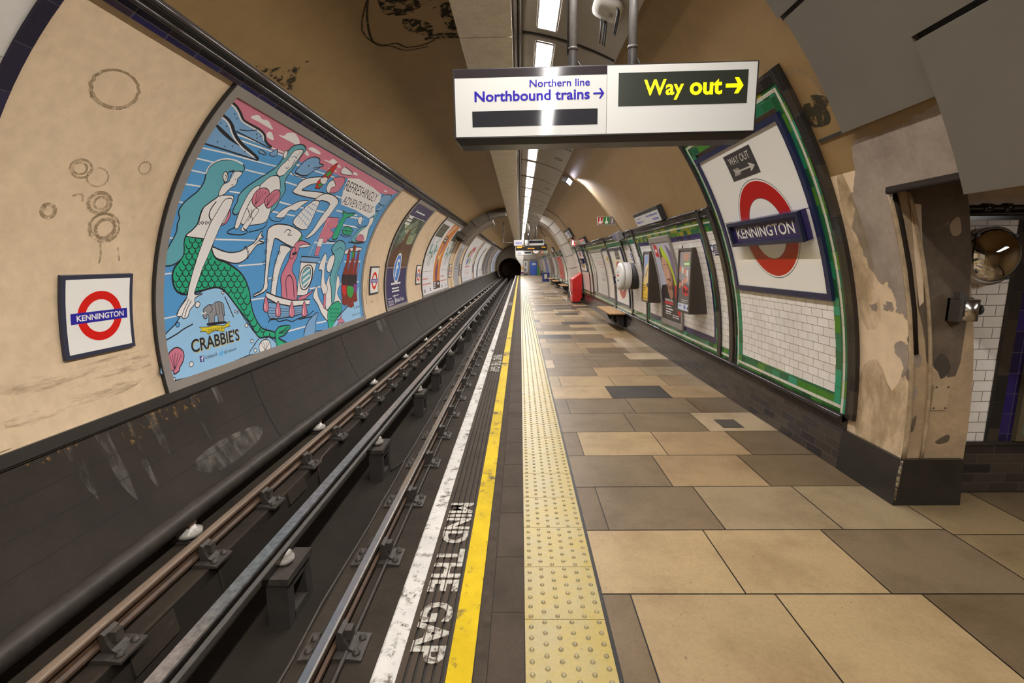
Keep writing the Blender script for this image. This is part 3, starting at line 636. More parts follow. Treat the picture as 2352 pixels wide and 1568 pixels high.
# --- glazed tile finishes of the right wall: one group of fields and borders per bay
BAYS = []
def bay(y0, y1, kind):
    """y0 < y1; kind 'panel' (green border, blue inner line), 'strip' (plain narrow field), 'field' (green border only), 'upper' (tall roundel bay)"""
    top = 2.42 if kind != 'upper' else 3.29; b0 = .455
    def P(n, ya, yb, sa, sb, t, mt_):
        q = MB(); q.patch(ya, yb, sa, sb, .001, t); q.build(n, mt_, wall_right)
    if kind == 'upper':
        P('dark_border', y0, y0+.09, b0, top, .035, VKTILE); P('dark_border', y1-.09, y1, b0, top, .035, VKTILE); P('dark_border', y0+.09, y1-.09, top-.09, top, .035, BROWNG)
        ya, yb, ta = y0+.09, y1-.09, top-.09
        P('green_border', ya, ya+.035, b0, ta, .026, VGTILE); P('green_border', yb-.035, yb, b0, ta, .026, VGTILE); P('green_border', ya, yb, ta-.035, ta, .026, YGTILE)
        ya += .035; yb -= .035; ta -= .035
        P('cream_border', ya, ya+.028, b0, ta, .028, VCTILE); P('cream_border', yb-.028, yb, b0, ta, .028, VCTILE); P('cream_border', ya, yb, ta-.028, ta, .028, CTILE)
        ya += .028; yb -= .028; ta -= .028
        P('green_border', ya, ya+.09, b0+.08, ta, .026, VGTILE); P('green_border', yb-.09, yb, b0+.08, ta, .026, VGTILE); P('green_border', ya+.09, yb-.09, ta-.10, ta, .026, GTILE)
        P('dark_green_border', ya, yb, b0, b0+.055, .026, DGTILE); P('cream_border', ya, yb, b0+.055, b0+.085, .028, CTILE); P('green_border', ya+.09, yb-.09, b0+.085, b0+.17, .026, GTILE)
        P('tile_field', ya+.09, yb-.09, b0+.17, 1.50, .025, WTILE); return
    P('dark_border', y0, y1, 2.315, top, .035, BROWNG)
    q = MB(); q.tube([P3(y0, top, .02), P3(y1, top, .02)], .024, 0, 8); q.tube([P3(y0, 2.335, .03), P3(y1, 2.335, .03)], .014, 0, 8); q.build('dark_moulding', BEAD, wall_right)
    P('green_border', y0, y1, 2.265, 2.315, .026, YGTILE); P('cream_border', y0, y1, 2.243, 2.265, .028, CTILE)
    P('dark_green_border', y0, y1, b0, b0+.06, .026, DGTILE); P('cream_border', y0, y1, b0+.06, b0+.09, .028, CTILE)
    P('green_border', y0, y1, 2.14, 2.243, .026, YGTILE if kind == 'panel' else GTILE); P('green_border', y0, y1, b0+.09, b0+.16, .026, GTILE)
    ya, yb, sa, sb = y0, y1, b0+.16, 2.14
    if kind in ('panel', 'field'):
        w = .10
        P('cream_border', y0, y0+.028, b0+.09, 2.243, .029, VCTILE); P('cream_border', y1-.028, y1, b0+.09, 2.243, .029, VCTILE)
        P('green_border', y0+.028, y0+w, sa, sb, .026, VGTILE); P('green_border', y1-w, y1-.028, sa, sb, .026, VGTILE); ya += w; yb -= w
    if kind == 'panel':
        P('blue_border', ya, yb, sa, sa+.08, .026, BTILE); P('blue_border', ya, yb, sb-.08, sb, .026, BTILE); P('blue_border', ya, ya+.06, sa+.08, sb-.08, .026, VBTILE); P('blue_border', yb-.06, yb, sa+.08, sb-.08, .026, VBTILE)
        ya += .06; yb -= .06; sa += .08; sb -= .08
    P('tile_field', ya, yb, sa, sb, .025, WTILE)
def post(y, w=.10, top=2.42):
    q = MB(); q.patch(y-w/2, y+w/2, .45, top, .001, .05); q.build('dark_post', mat('dark_post', (.034, .027, .022), .2, var=.3, scale=8), wall_right)
bay(3.63, 5.78, 'upper'); bay(5.83, 6.12, 'strip'); bay(6.20, 9.70, 'panel'); bay(9.78, 11.05, 'strip'); bay(11.05, 12.95, 'field'); bay(13.05, 16.95, 'panel'); bay(17.0, 17.65, 'strip'); bay(17.7, 19.9, 'field'); bay(19.95, 21.3, 'strip')
for y in (5.80, 6.16, 9.74, 11.05, 13.0, 16.98, 17.68, 19.92): post(y)
yy = 22.7
for k in range(9):
    for w, kd in ((2.4, 'field'), (1.2, 'strip'), (3.6, 'panel')):
        if yy+w < 62: bay(yy, yy+w-.06, kd); post(yy+w-.03); yy += w
# white tiled bay with a dark border opposite, at the near end of the left wall
q = MB(); q.patch(-3.0, 2.83, 8.25, 11.40, .001, .02); q.build('tile_field', tile('white_sheet', [(.60, .575, .54), (.62, .595, .555)], 1.3, .42, (.25, .22, .19), .003, .2), wall_left)
q = MB(); q.patch(2.83, 2.925, 8.25, 11.40, .001, .035, 0); q.build('dark_border', tile('navy_upright_tile', [(.018, .015, .035), (.025, .02, .05), (.015, .013, .028)], .30, .2, (.03, .026, .03), .003, .2, 0.0, True), wall_left)
q = MB(); q.patch(2.925, 3.02, 8.25, 11.40, -.01, .012); q.build('plaster_edge', CREAM, wall_left)
# marks on the left wall and ceiling
fl = lambda u, v, n=0.0: P3(u, v, .0015+n)
a = Art(fl); a.STEP = .0002
for y, s_, ry, rs, w in ((3.55, 8.74, .19, .145, .016), (3.55, 8.735, .175, .135, .010), (3.56, 9.38, .085, .07, .018), (3.71, 9.42, .09, .075, .014), (3.55, 9.38, .055, .045, .016), (3.79, 9.62, .10, .085, .030), (3.80, 9.62, .06, .05, .022), (3.88, 9.82, .14, .12, .022), (3.89, 9.83, .09, .085, .03), (3.86, 9.80, .11, .10, .016), (4.10, 9.26, .06, .055, .010), (3.40, 9.73, .055, .055, .016), (3.40, 9.73, .04, .04, .012)):
    a.stroke([(y+ry*math.cos(2*pi*i/32)*(1+.05*math.sin(3*i)), s_+rs*math.sin(2*pi*i/32)) for i in range(32)], w, STAIN, True)
for p in ([(3.86, 9.92), (3.88, 10.05), (3.87, 10.12)], [(4.04, 9.98), (4.07, 10.1)], [(3.38, 8.78), (3.42, 8.86)], [(3.36, 9.68), (3.38, 9.73)], [(3.55, 9.60), (3.62, 9.57), (3.64, 9.63)], [(11.15, 11.0), (11.2, 11.08), (11.35, 11.06)], [(10.75, 10.7), (10.85, 11.1), (10.95, 10.5)]): a.stroke(p, .02, STAIN, False, True)
a.poly([(3.0, 10.95), (3.5, 10.97), (4.3, 10.93), (4.3, 11.2), (3.7, 11.3), (3.0, 11.25)], spots('rub_mark', (.22, .15, .085), .52, .85, 4, (1, .35, 2.5)), True)
a.build('stain_mark', wall_left)
a = Art(lambda u, v, n=0.0: P3(u, v, .002+n)); a.STEP = .0002
a.stroke([(4.3, 6.72), (4.6, 6.85), (4.9, 6.95), (5.2, 7.0), (5.35, 6.93), (5.4, 6.8), (5.55, 6.72), (5.6, 6.55), (5.55, 6.4)], .022, MOULD2, False, True)
a.stroke([(4.55, 6.84), (4.95, 7.03), (5.3, 6.98), (5.42, 6.86), (5.62, 6.74), (5.66, 6.5)], .014, MOULD2, False, True)
a.stroke([(5.42, 6.45), (5.45, 6.3), (5.50, 6.15)], .05, MOULD2, False, True); a.stroke([(5.48, 6.5), (5.52, 6.3), (5.55, 6.13)], .06, MOULD, False, True)
a.poly([(4.5, 6.72), (4.85, 6.75), (4.95, 6.5), (4.8, 6.4), (4.5, 6.5)], MOULD, True); a.poly([(5.0, 6.62), (5.25, 6.62), (5.42, 6.42), (5.2, 6.38)], MOULD, True)
a.poly([(4.95, 6.25), (5.35, 6.22), (5.4, 6.12), (4.9, 6.12)], MOULD, True); a.poly([(4.3, 6.70), (4.55, 6.74), (4.5, 6.45), (4.25, 6.45)], MOULD, True); a.poly([(4.4, 6.45), (4.9, 6.4), (4.9, 6.12), (4.4, 6.12)], spots('mould_specks', (.022, .019, .012), .60, .63, 20), True)
a.poly([(4.45, 8.0), (4.7, 7.92), (4.95, 7.62), (4.95, 7.75), (5.15, 7.98), (4.85, 8.0)], spots('mould_corner', (.03, .024, .014), .52, .60, 12), True)
a.build('mould_patch', ceiling)
a = Art(lambda u, v, n=0.0: P3(u, v, .002+n)); a.stroke([(3.62+.22*math.cos(t), 3.0+.2*math.sin(t)) for t in (1.2, 2, 2.8, 3.5, 4.2)], .03, STAIN, False, True); a.poly([(3.42, 2.86), (3.6, 2.95), (3.65, 2.8), (3.45, 2.75)], MOULD2, True); a.poly([(3.35, 2.9), (3.5, 2.98), (3.5, 2.85)], MOULD2, True)
a.build('stain_mark', ceiling)
a = Art(lambda u, v, n=0.0: P3(u, v, .003+n)); a.STEP = .0002
for y, w, l in ((3.35, .10, .5), (3.62, .12, .7), (3.9, .07, .75), (4.15, .1, .5), (4.75, .05, .55), (5.1, .1, .3), (11.2, .35, .35), (11.7, .2, .5)): a.poly([(y, 11.53), (y+w, 11.53), (y+w*1.2, 11.53+l*.6), (y+w*.8, 11.53+l), (y+w*.3, 11.53+l*.7)], LIME)
a.poly([(3.75, 11.52), (5.0, 11.52), (5.0, 11.60), (4.6, 11.72), (4.3, 11.65), (3.9, 11.75)], LIME2); a.poly([(3.05, 11.52), (3.5, 11.52), (3.45, 11.58), (3.1, 11.6)], LIME2)
a.poly([(4.4, 12.2), (4.9, 12.12), (5.6, 12.2), (5.5, 12.36), (4.7, 12.4)], LIME, True); a.build('lime_stain', baseboard_left)
m = MB()
for s_ in (11.75, 11.98, 12.2): m.patch(Y0, 9, s_-.003, s_+.003, .0, .004)
for y in (5.9, 9.0, 12.2, 15.4, 18.6, 21.8, 25, 28.2, 31.4, 34.6, 38, 42, 46, 50, 55, 60): m.patch(y-.012, y+.012, 11.53, 12.7, 0, .004)
m.build('wall_joint', mat('sooty_joint', (.02, .016, .013), .9), baseboard_left)

ART = """
FP0 0 48,3087 1766,3071 6245,3055 5902,2894 5050,2857 3579,2844 2903,2819 2241,2786 1772,2765 1373,2763 1072,2760 902,2767 543,2770 211,2832 77,2859 55,3020
FW1 0 454,2973 494,3019 550,3031 612,3014 711,3030 776,3013 883,2970 729,2968 598,2971
FW1 0 834,2898 860,2931 916,2927 1016,2866 890,2863
FW1 0 1034,2944 1129,2968 1145,3016 1253,3055 1339,3043 1478,2993 1487,2943 1348,2941 1216,2940
FW1 0 1738,2968 1819,3013 2036,3004 2087,2970 1895,2960
FW1 0 2268,2933 2437,2960 2459,3008 2616,3000 2884,2941 2482,2931
FW1 0 2540,2853 2683,2879 2862,2859 2663,2838
FW1 0 3369,2949 3412,2996 3588,2967 3458,2943
FW1 0 5326,2924 5390,2967 5573,2942
FW1 0 1699,2928 1772,2932 1879,2890 1780,2880
SW0 16 70,2493 435,2527 1010,2564 1421,2595
SW0 15 84,2381 356,2397
SW0 17 865,2428 1374,2457
SW0 15 78,2254 308,2264
SW0 15 75,2108 324,2122
SW0 17 782,2143 1241,2167
SW0 21 1675,2163 2814,2158
SW0 14 69,1930 199,1922
SW0 20 1620,2015 2393,2020
SW0 15 71,1557 311,1563
SW0 18 777,1578 1792,1610
SW0 26 3293,1650 4216,1675
SW0 17 445,2752 1034,2774 1533,2791
SW0 18 523,2708 1313,2746 1669,2750
SW0 21 1494,2704 2980,2768
SW0 21 1668,2570 2662,2578
SW0 20 1709,2445 2232,2449
SW0 20 1748,2709 1990,2716
SW0 27 3658,2262 4747,2275
SW0 25 3325,2492 3704,2499
SW0 29 4405,2214 5197,2235
SW0 28 3908,2031 5037,2045
SW0 31 5411,2678 5848,2701
SW0 31 5206,2744 5857,2778
SW0 24 2955,2176 3290,2176
SW0 14 57,1190 233,1203
SW0 19 1325,1268 1933,1294
SW0 26 3637,1317 4163,1322
SW0 31 4881,1324 5871,1330
SW0 20 1654,812 2054,811
SW0 25 3392,861 3837,876
SW0 31 4781,872 5886,881
SW0 14 75,744 289,753
SW0 23 2519,253 3134,246
SW0 26 3562,246 3984,232
SW0 21 2035,1081 2243,1090
FM1 0 60,3016 167,3002 275,2965 385,2911 457,2896 590,2901 700,2896 810,2875 867,2832 950,2798 1043,2787 1059,2761 902,2767 724,2771 533,2781 402,2778 323,2805 202,2841 73,2864
SK1 28 62,3013 173,3005 298,2960 404,2911 588,2904 707,2899 825,2872 882,2829 961,2798 1047,2784 1056,2764
SW1 15 60,2999 175,2985 280,2946 391,2896 587,2886 706,2881 806,2858 863,2816
SK1 14 402,2778 724,2771 1044,2764
SK1 12 429,2809 540,2833 662,2883
FM1 0 73,2864 176,2851 277,2816 360,2764 460,2715 619,2667 767,2639 953,2602 966,2575 790,2566 552,2565 325,2555 178,2551 66,2543 66,2772
SK1 35 73,2864 193,2851 295,2816 379,2764 479,2715 640,2666 789,2638 959,2600 966,2575
SW1 15 80,2847 183,2834 273,2801 353,2748 460,2695 618,2646 766,2617 894,2594
SK1 17 67,2541 327,2553 555,2562 966,2575
FK1 0 66,2772 265,2732 450,2685 572,2653 392,2667 178,2716
SK0 15 234,2935 236,2919
SK0 15 299,2905 300,2889
SK0 15 241,2789 241,2774
SK0 14 150,2796 151,2781
SK0 16 696,2850 697,2833
SK0 16 774,2847 775,2829
SK0 15 255,2612 254,2596
SK0 15 379,2597 378,2581
SK0 15 480,2629 479,2612
SK0 16 696,2626 695,2609
SK0 16 744,2815 744,2797
FM1 11 897,2683 941,2706 1042,2686 1044,2668 938,2665
FM1 12 1110,2690 1140,2753 1193,2785 1244,2727 1215,2695
FM1 21 5360,2684 5448,2814 5733,2910 6055,2905 6032,2654
FM1 18 5608,2509 5918,2667 5944,2524
FR1 13 75,557 175,622 258,669 398,794 554,925 734,1001 928,1015 1097,952 1298,784 1493,562 1662,374 1782,270 1614,214 1482,102 60,103 80,499
FR1 13 1479,95 1609,200 1768,273 1965,264 2115,174 2156,83
FG1 23 328,1587 539,1581 760,1573 775,1458 878,1357 1050,1317 1238,1248 1390,1175 1528,1055 1615,904 1640,783 1683,644 1769,497 1885,388 2130,312 2225,264 2185,195 1993,260 1771,280 1665,389 1563,524 1432,657 1298,784 1164,906 1032,996 887,1018 734,1001 588,985 434,968 319,996 253,1064 221,1169 241,1260 314,1341 330,1458
SK1 12 382,1567 401,1534 442,1519 474,1537 474,1571
SK1 12 478,1571 498,1538 540,1523 573,1542 573,1576
SK1 12 577,1577 598,1543 642,1527 676,1546 676,1582
SK1 12 352,1506 370,1473 409,1458 441,1476 443,1509
SK1 12 446,1510 465,1477 506,1461 540,1479 541,1513
SK1 12 544,1513 564,1480 607,1464 642,1482 643,1517
SK1 13 647,1517 667,1483 712,1467 748,1486 749,1521
SK1 12 320,1446 336,1414 375,1398 408,1415 410,1449
SK1 12 413,1449 431,1416 471,1399 505,1417 507,1451
SK1 12 510,1451 529,1417 571,1401 606,1419 608,1454
SK1 12 611,1454 631,1420 675,1403 711,1421 713,1457
SK1 12 379,1388 395,1355 435,1339 468,1356 472,1390
SK1 12 475,1390 492,1356 533,1339 568,1357 571,1391
SK1 12 575,1391 593,1357 636,1340 672,1358 675,1393
SK1 13 679,1393 698,1358 742,1340 780,1358 783,1394
SK1 12 343,1329 359,1296 397,1279 431,1296 435,1329
SK1 12 438,1329 454,1296 494,1279 529,1296 533,1330
SK1 12 537,1330 554,1295 595,1278 632,1295 636,1330
SK1 13 639,1330 657,1295 701,1277 738,1295 743,1330
SK1 13 746,1330 765,1295 810,1276 850,1294 854,1330
SK1 13 858,1330 877,1294 925,1275 966,1294 970,1331
SK1 12 307,1271 321,1238 358,1221 392,1237 397,1270
SK1 12 400,1270 415,1236 454,1219 489,1235 494,1269
SK1 12 498,1269 513,1235 554,1217 590,1234 595,1268
SK1 12 599,1268 615,1233 657,1215 695,1232 700,1267
SK1 13 704,1267 721,1231 765,1213 805,1230 810,1266
SK1 13 814,1266 832,1230 878,1211 919,1228 925,1265
SK1 13 929,1265 947,1228 995,1208 1038,1226 1044,1264
SK1 14 1048,1264 1068,1226 1118,1206 1163,1224 1169,1263
SK1 12 269,1213 282,1181 318,1163 352,1179 358,1212
SK1 12 361,1211 375,1178 413,1160 448,1176 454,1209
SK1 12 457,1209 471,1175 511,1157 547,1173 553,1207
SK1 12 557,1207 572,1172 613,1154 651,1170 657,1205
SK1 13 661,1205 676,1170 719,1151 759,1167 765,1203
SK1 13 769,1203 785,1166 830,1147 871,1164 878,1200
SK1 13 882,1200 899,1163 946,1143 988,1161 995,1198
SK1 13 999,1198 1017,1160 1066,1140 1111,1157 1118,1195
SK1 14 1122,1195 1141,1156 1192,1136 1239,1154 1246,1192
SK1 14 1251,1192 1271,1153 1324,1132 1373,1150 1380,1189
SK1 11 230,1157 242,1124 278,1107 311,1122 318,1154
SK1 12 321,1154 334,1121 371,1103 405,1118 412,1151
SK1 12 416,1151 429,1117 467,1098 503,1114 510,1148
SK1 12 514,1147 528,1113 568,1094 605,1110 612,1144
SK1 12 616,1144 630,1109 672,1089 711,1105 719,1141
SK1 13 722,1140 737,1104 781,1085 822,1101 829,1137
SK1 13 833,1137 849,1100 894,1080 937,1096 945,1133
SK1 13 949,1133 966,1095 1013,1075 1057,1092 1066,1129
SK1 14 1070,1129 1087,1090 1137,1069 1183,1087 1192,1125
SK1 14 1196,1125 1214,1085 1266,1064 1314,1081 1323,1120
SK1 14 1328,1120 1347,1080 1401,1058 1452,1076 1461,1116
SK1 12 280,1097 292,1064 328,1046 362,1061 370,1093
SK1 12 373,1093 385,1059 423,1041 458,1056 466,1089
SK1 12 470,1089 482,1054 521,1035 559,1050 567,1084
SK1 12 570,1084 583,1049 624,1030 663,1045 671,1080
SK1 13 675,1079 689,1044 731,1024 771,1039 780,1075
SK1 13 784,1074 798,1038 842,1017 884,1033 893,1069
SK1 13 897,1069 912,1032 958,1011 1002,1027 1012,1064
SK1 13 1016,1064 1032,1026 1080,1004 1126,1021 1136,1058
SK1 14 1140,1058 1156,1019 1207,997 1255,1014 1265,1053
SK1 14 1269,1052 1287,1012 1339,990 1390,1007 1400,1046
SK1 14 1405,1046 1423,1005 1478,982 1531,1000 1542,1040
SK1 12 330,1036 341,1003 377,984 413,998 421,1031
SK1 12 425,1031 436,997 474,977 511,992 520,1026
SK1 12 523,1025 535,990 575,971 613,985 623,1020
SK1 14 1083,993 1097,954 1146,932 1194,948 1205,986
SK1 14 1209,986 1225,946 1276,924 1326,940 1338,979
SK1 14 1342,978 1358,938 1411,914 1464,931 1476,971
SK1 14 1278,912 1293,872 1344,848 1396,864 1409,903
SK1 14 1414,903 1429,862 1483,837 1537,853 1552,893
SK1 14 1346,837 1359,796 1411,771 1465,787 1480,826
SK1 15 1485,825 1499,784 1553,758 1609,774 1626,814
SK1 14 1413,759 1425,718 1476,692 1532,707 1550,747
SK1 15 1478,681 1489,639 1540,612 1598,626 1618,666
SK1 15 1541,600 1551,558 1603,530 1662,544 1684,584
SK1 15 1603,518 1611,475 1663,447 1724,460 1748,500
SK1 15 1663,435 1668,392 1720,362 1783,374 1810,414
SK1 15 1815,413 1821,369 1875,339 1941,351 1969,392
SK1 16 1874,326 1878,281 1932,250 2000,262 2030,302
SK1 16 2036,301 2040,255 2096,223 2168,235 2200,276
FG1 19 2187,295 2333,357 2631,333 2577,271 2418,208 2251,201 2386,127 2464,70 2172,84 2170,198
SK0 12 2273,265 2563,316
SK0 12 2273,265 2550,275
SK0 12 2273,265 2536,233
SK0 12 2233,196 2418,122
SK0 12 2233,196 2404,90
FW1 16 775,1490 932,1456 1106,1433 1300,1451 1424,1504 1508,1544 1580,1584 1629,1676 1690,1741 1693,1680 1756,1660 1659,1610 1820,1579 1658,1549 1546,1435 1469,1361 1340,1306 1182,1304 1003,1337 876,1363 804,1420
SK0 12 1377,1510 1393,1525 1419,1512 1403,1497 1377,1510
SK0 12 1427,1483 1443,1498 1470,1484 1453,1469 1427,1483
SK0 12 1458,1448 1475,1462 1502,1448 1484,1434 1458,1448
SK0 12 1476,1412 1494,1426 1520,1412 1503,1397 1476,1412
SK0 12 1472,1375 1490,1390 1516,1376 1498,1361 1472,1375
SK0 10 1643,1647 1561,1568
SK0 11 1685,1611 1582,1547
FP1 11 834,1869 881,1935 926,1920 945,1841 901,1767 801,1745
FW1 11 635,2066 845,2105 900,2066 899,1984 901,1917 875,1781 778,1733 746,1666 756,1583 557,1579 326,1593 396,1655 461,1732 465,1830 478,1918 532,1988
FT1 15 813,2465 653,2489 486,2461 381,2409 327,2339 324,2264 342,2193 336,2131 306,2065 253,2009 191,1941 157,1878 149,1820 184,1766 174,1708 188,1640 170,1570 131,1489 97,1410 74,1332 74,1288 156,1276 243,1298 327,1356 345,1427 322,1520 331,1603 396,1655 453,1731 454,1817 467,1904 538,1976 635,2066 628,2143 642,2211 612,2285 638,2357 726,2369 842,2404
SW1 17 781,2479 632,2491 480,2469 376,2417 316,2343 317,2262
FW1 11 700,2364 830,2392 841,2345 817,2306 835,2261 823,2217 782,2190 742,2143 711,2098 635,2066 619,2142 642,2211 703,2249
FW1 11 576,2277 564,2328 596,2341 650,2299 665,2249 630,2235
SK1 9 596,2308 632,2289 626,2258
SK1 13 675,2385 720,2364
SK1 9 763,2218 792,2225
SK1 9 787,2300 789,2282
ST1 11 682,2252 713,2305 713,2373
SK1 16 633,2002 589,1907 596,1832 652,1786
SK1 9 455,1744 468,1760 493,1745 481,1726 455,1744
SK1 9 505,1748 518,1764 543,1749 531,1731 505,1748
SK1 9 561,1753 574,1769 600,1754 587,1735 561,1753
SK1 9 616,1758 630,1774 656,1759 643,1740 616,1758
FW1 10 836,2070 895,2038 891,1916 831,1744 783,1559 727,1385 669,1259 622,1135 578,1026 563,959 698,959 572,922 563,854 491,800 452,731 409,712 376,716 353,743 329,740 285,762 351,850 443,944 462,1020 504,1176 548,1333 597,1532 641,1722 712,1921 750,2031
SK1 8 477,917 398,809 361,742
SK1 9 511,896 431,794 401,725
SK1 8 451,931 334,828 295,767
FT1 18 1584,2980 1446,2930 1403,2864 1397,2812 1395,2719 1387,2603 1296,2487 1149,2350 1019,2224 962,2117 982,2050 961,1978 972,1911 1048,1895 1129,1985 1155,2089 1602,2153 1669,1982 1802,2069 1827,2218 1841,2336 1735,2433 1716,2530 1740,2690 1719,2844 1712,2942
FW1 12 1380,2450 1533,2483 1665,2387 1704,2329 1751,2207 1702,2072 1721,1964 1691,1860 1465,1803 1186,1797 1200,1980 1222,2127 1241,2248 1294,2348
FW1 12 1257,2303 1174,2259 1123,2170 1100,2052 1084,1910 1089,1744 1153,1732 1180,1807 1195,1951 1220,2112 1282,2240
FW1 10 1353,1998 1453,1995 1404,1871 1314,1719 1222,1719 1248,1785
FP1 12 1272,2254 1389,2292 1503,2262 1538,2175 1454,2071 1371,2027 1249,2087 1226,2172
FP1 13 1539,2234 1614,2305 1734,2301 1793,2197 1704,2088 1625,2047 1526,2096 1492,2168
SK0 8 1341,2056 1251,2235
SK0 8 1593,2074 1513,2217
SK0 8 1341,2056 1314,2240
SK0 8 1593,2074 1569,2239
SK0 8 1341,2056 1379,2245
SK0 8 1593,2074 1627,2261
SK0 8 1341,2056 1446,2250
SK0 8 1593,2074 1685,2283
FW1 13 1501,2782 1518,2873 1658,2925 1702,2857 1686,2685 1646,2590 1618,2522 1529,2487 1450,2521 1450,2619 1497,2713
ST1 10 1517,2769 1619,2815 1664,2909
SK1 13 1617,2794 1666,2790
SK1 10 1569,2623 1613,2616 1611,2649
SK1 12 1518,2727 1543,2722
SK1 11 1649,2762 1671,2673
FW1 10 1357,2758 1343,2812 1394,2819 1439,2765 1434,2713
SK0 10 1214,1996 1350,1881
SK0 10 1287,1990 1400,1856
SK0 10 1358,1991 1305,1833
SK1 16 1099,1745 985,1689 1009,1657 1248,1658 1369,1701 1257,1743
SK1 15 1393,1702 1685,1775 1738,1872
FM1 18 1834,2608 1834,2713 1883,2826 2005,2907 2168,2914 2244,2857 2374,2861 2234,2738 2150,2639 2012,2603
SK1 13 2014,2749 2043,2766 2012,2777
SK1 14 2170,2760 2382,2843
SK1 18 1834,2608 2059,2604 2147,2642
SK1 11 1762,2591 1881,2566 2137,2594 2156,2663
FW1 14 1890,1963 1999,2077 2175,2167 2335,2245 2574,2289 2442,2185 2335,2092 2178,2085 2106,1973 1974,1946
SK1 13 1748,1944 1802,1902 2006,1897 2117,1957
FW1 17 2052,2338 2059,2426 2083,2511 2200,2598 2488,2684 2729,2737 2752,2646 2410,2539 2268,2447 2258,2409 2656,2456 2956,2472 2907,2374 2458,2333
FW1 18 2921,2466 3287,2486 3551,2420 3550,2312 3463,2093 3336,1941 3197,1794 3014,1708 2946,1723 3104,1864 3206,2087 3308,2321 3051,2356 2893,2332 2886,2244 2715,2297
FW1 17 2682,2292 2875,2330 2939,2232 2881,1848 2415,1900 2461,2062
SM0 10 2467,1922 2602,2262
SM0 10 2421,2049 2878,1903
SM0 10 2561,1911 2673,2257
SM0 10 2480,2102 2888,1988
SM0 10 2658,1899 2746,2252
SM0 10 2539,2156 2893,2073
SM0 10 2758,1888 2821,2247
SM0 10 2596,2211 2892,2158
SM0 10 2860,1876 2897,2242
SM0 10 2652,2267 2886,2244
FW1 13 2900,2543 2849,2635 2896,2708 3029,2736 3185,2596 3110,2519 3004,2501
FP1 13 2882,2747 3022,2799 3205,2830 3324,2755 3331,2623 3255,2544 3075,2513 3027,2598 3126,2638 3026,2693
FW1 13 2951,2914 2967,2986 3322,2962 3342,2908 3029,2867
FD0 15 2549,2498 2511,2607 2577,2760 2595,2857 2652,2977 2717,2984 2749,2864 2773,2764 2716,2629 2700,2516
FO0 7 2598,2745 2629,2834 2735,2818 2702,2727
FO0 7 2569,2560 2633,2632 2705,2607 2664,2529
FW1 10 2541,2672 2713,2720 2768,2619 2632,2602
FO0 10 2646,1759 2843,1735 2801,1652 2672,1655
FW1 18 1810,1769 1879,1822 2028,1863 2374,1862 2762,1776 2717,1639 2696,1541 2367,1590 2054,1658 2040,1561 2035,1338 2034,1086 2036,928 1720,849 1719,879 1935,949 1953,1213 1902,1462 1830,1677
FW1 16 2249,1569 2563,1528 2472,1424 2369,1239 2303,994 2266,800 2144,809 2168,1081 2194,1306 2245,1470
SK1 9 1804,1614 1854,1644 1889,1605 1828,1591
SK1 9 1839,1460 1892,1490 1923,1450 1860,1438
SK1 9 1859,1307 1916,1335 1944,1294 1879,1284
SK1 9 2190,1452 2249,1483 2284,1441 2214,1428
SK1 9 2143,1322 2204,1352 2236,1309 2165,1298
SK1 9 2110,1067 2175,1093 2200,1051 2129,1042
SK1 14 2249,1751 2312,1806 2427,1780 2361,1724 2489,1732
FP0 14 3441,2115 3898,2146 3966,1971 3726,1910 3979,1844 3727,1665 3398,1686 3439,1869
SD0 14 3417,2048 3458,2052
SD0 14 3523,2007 3565,2011
SD0 14 3630,1965 3674,1968
SD0 14 3740,1922 3785,1925
SD0 14 3851,1878 3897,1881
SD0 15 3964,1832 4012,1835
FW0 11 3430,1734 3609,1734 3595,1583 3416,1587
FP0 11 3416,1587 3595,1583 3567,1425 3413,1429
SW0 11 3546,2102 3210,1416
FG1 18 3949,1758 3956,1928 4007,2083 4038,2197 3910,2282 4168,2268 4577,2309 4400,2218 4234,2168 4216,2036 4213,1903 4152,1758
SK1 18 3762,1748 3844,1701 4134,1714 4186,1781
FG1 19 4349,1890 4305,1976 4453,2022 4732,2009 4859,1948 4787,1868 4559,1858
SK0 12 4423,1997 4594,1883
SK0 13 4637,2013 4687,1878
SK0 13 4346,1934 4831,1946
SK1 16 4260,1851 4599,1815 4920,1857
FW1 16 4945,2148 4874,2252 5031,2281 5152,2192 5163,2105
SK1 17 4910,2071 5158,2055 5253,2088
FT1 21 5675,2448 5860,2456 5894,2264 5690,2137 5330,2081 5091,1939 4994,1743 5849,1782 5827,2149
FW1 17 5623,2132 5555,2284 5741,2336 5861,2233 5789,2092 5837,1963 5849,1782 5231,1765 5314,1979
FP1 14 5252,1779 5268,1865 5391,1910 5629,1886 5707,1775
SK1 24 4826,1723 5377,1716 5837,1755
FP1 15 2625,1543 2702,1633 2871,1659 3157,1616 3148,1582 2837,1549 2806,1388 2740,1300 2722,1178 2886,1033 2914,692 2491,744 2436,949 2400,1101 2497,1250 2566,1352 2574,1463
FW1 10 2779,1556 2924,1598 3162,1607 3132,1574 2876,1547
FP1 12 2588,1386 2599,1524 2694,1545 2713,1422 2663,1370
FK0 0 2629,1456 2776,1485 2778,1441 2662,1418
SK1 20 2611,769 2558,1045 2667,1110 2792,1001 2835,752
FW0 16 2980,1354 3562,1337 3492,1067 3270,756 2935,780 2970,1083
FM0 19 2958,1408 3648,1396 3600,1298 2935,1321
FK1 0 2989,1047 3033,1190 3186,1271 3375,1260 3474,1144 3426,955 3247,851 3066,880
FW1 0 3016,1046 3063,1181 3200,1252 3360,1242 3432,1141 3382,966 3226,871 3085,897
FT1 13 3064,1053 3106,1167 3221,1224 3335,1213 3382,1137 3337,987 3203,900 3109,933
SW0 37 3095,1098 3333,1195
SW0 37 3111,1007 3357,1102
SW0 37 3122,924 3374,1015
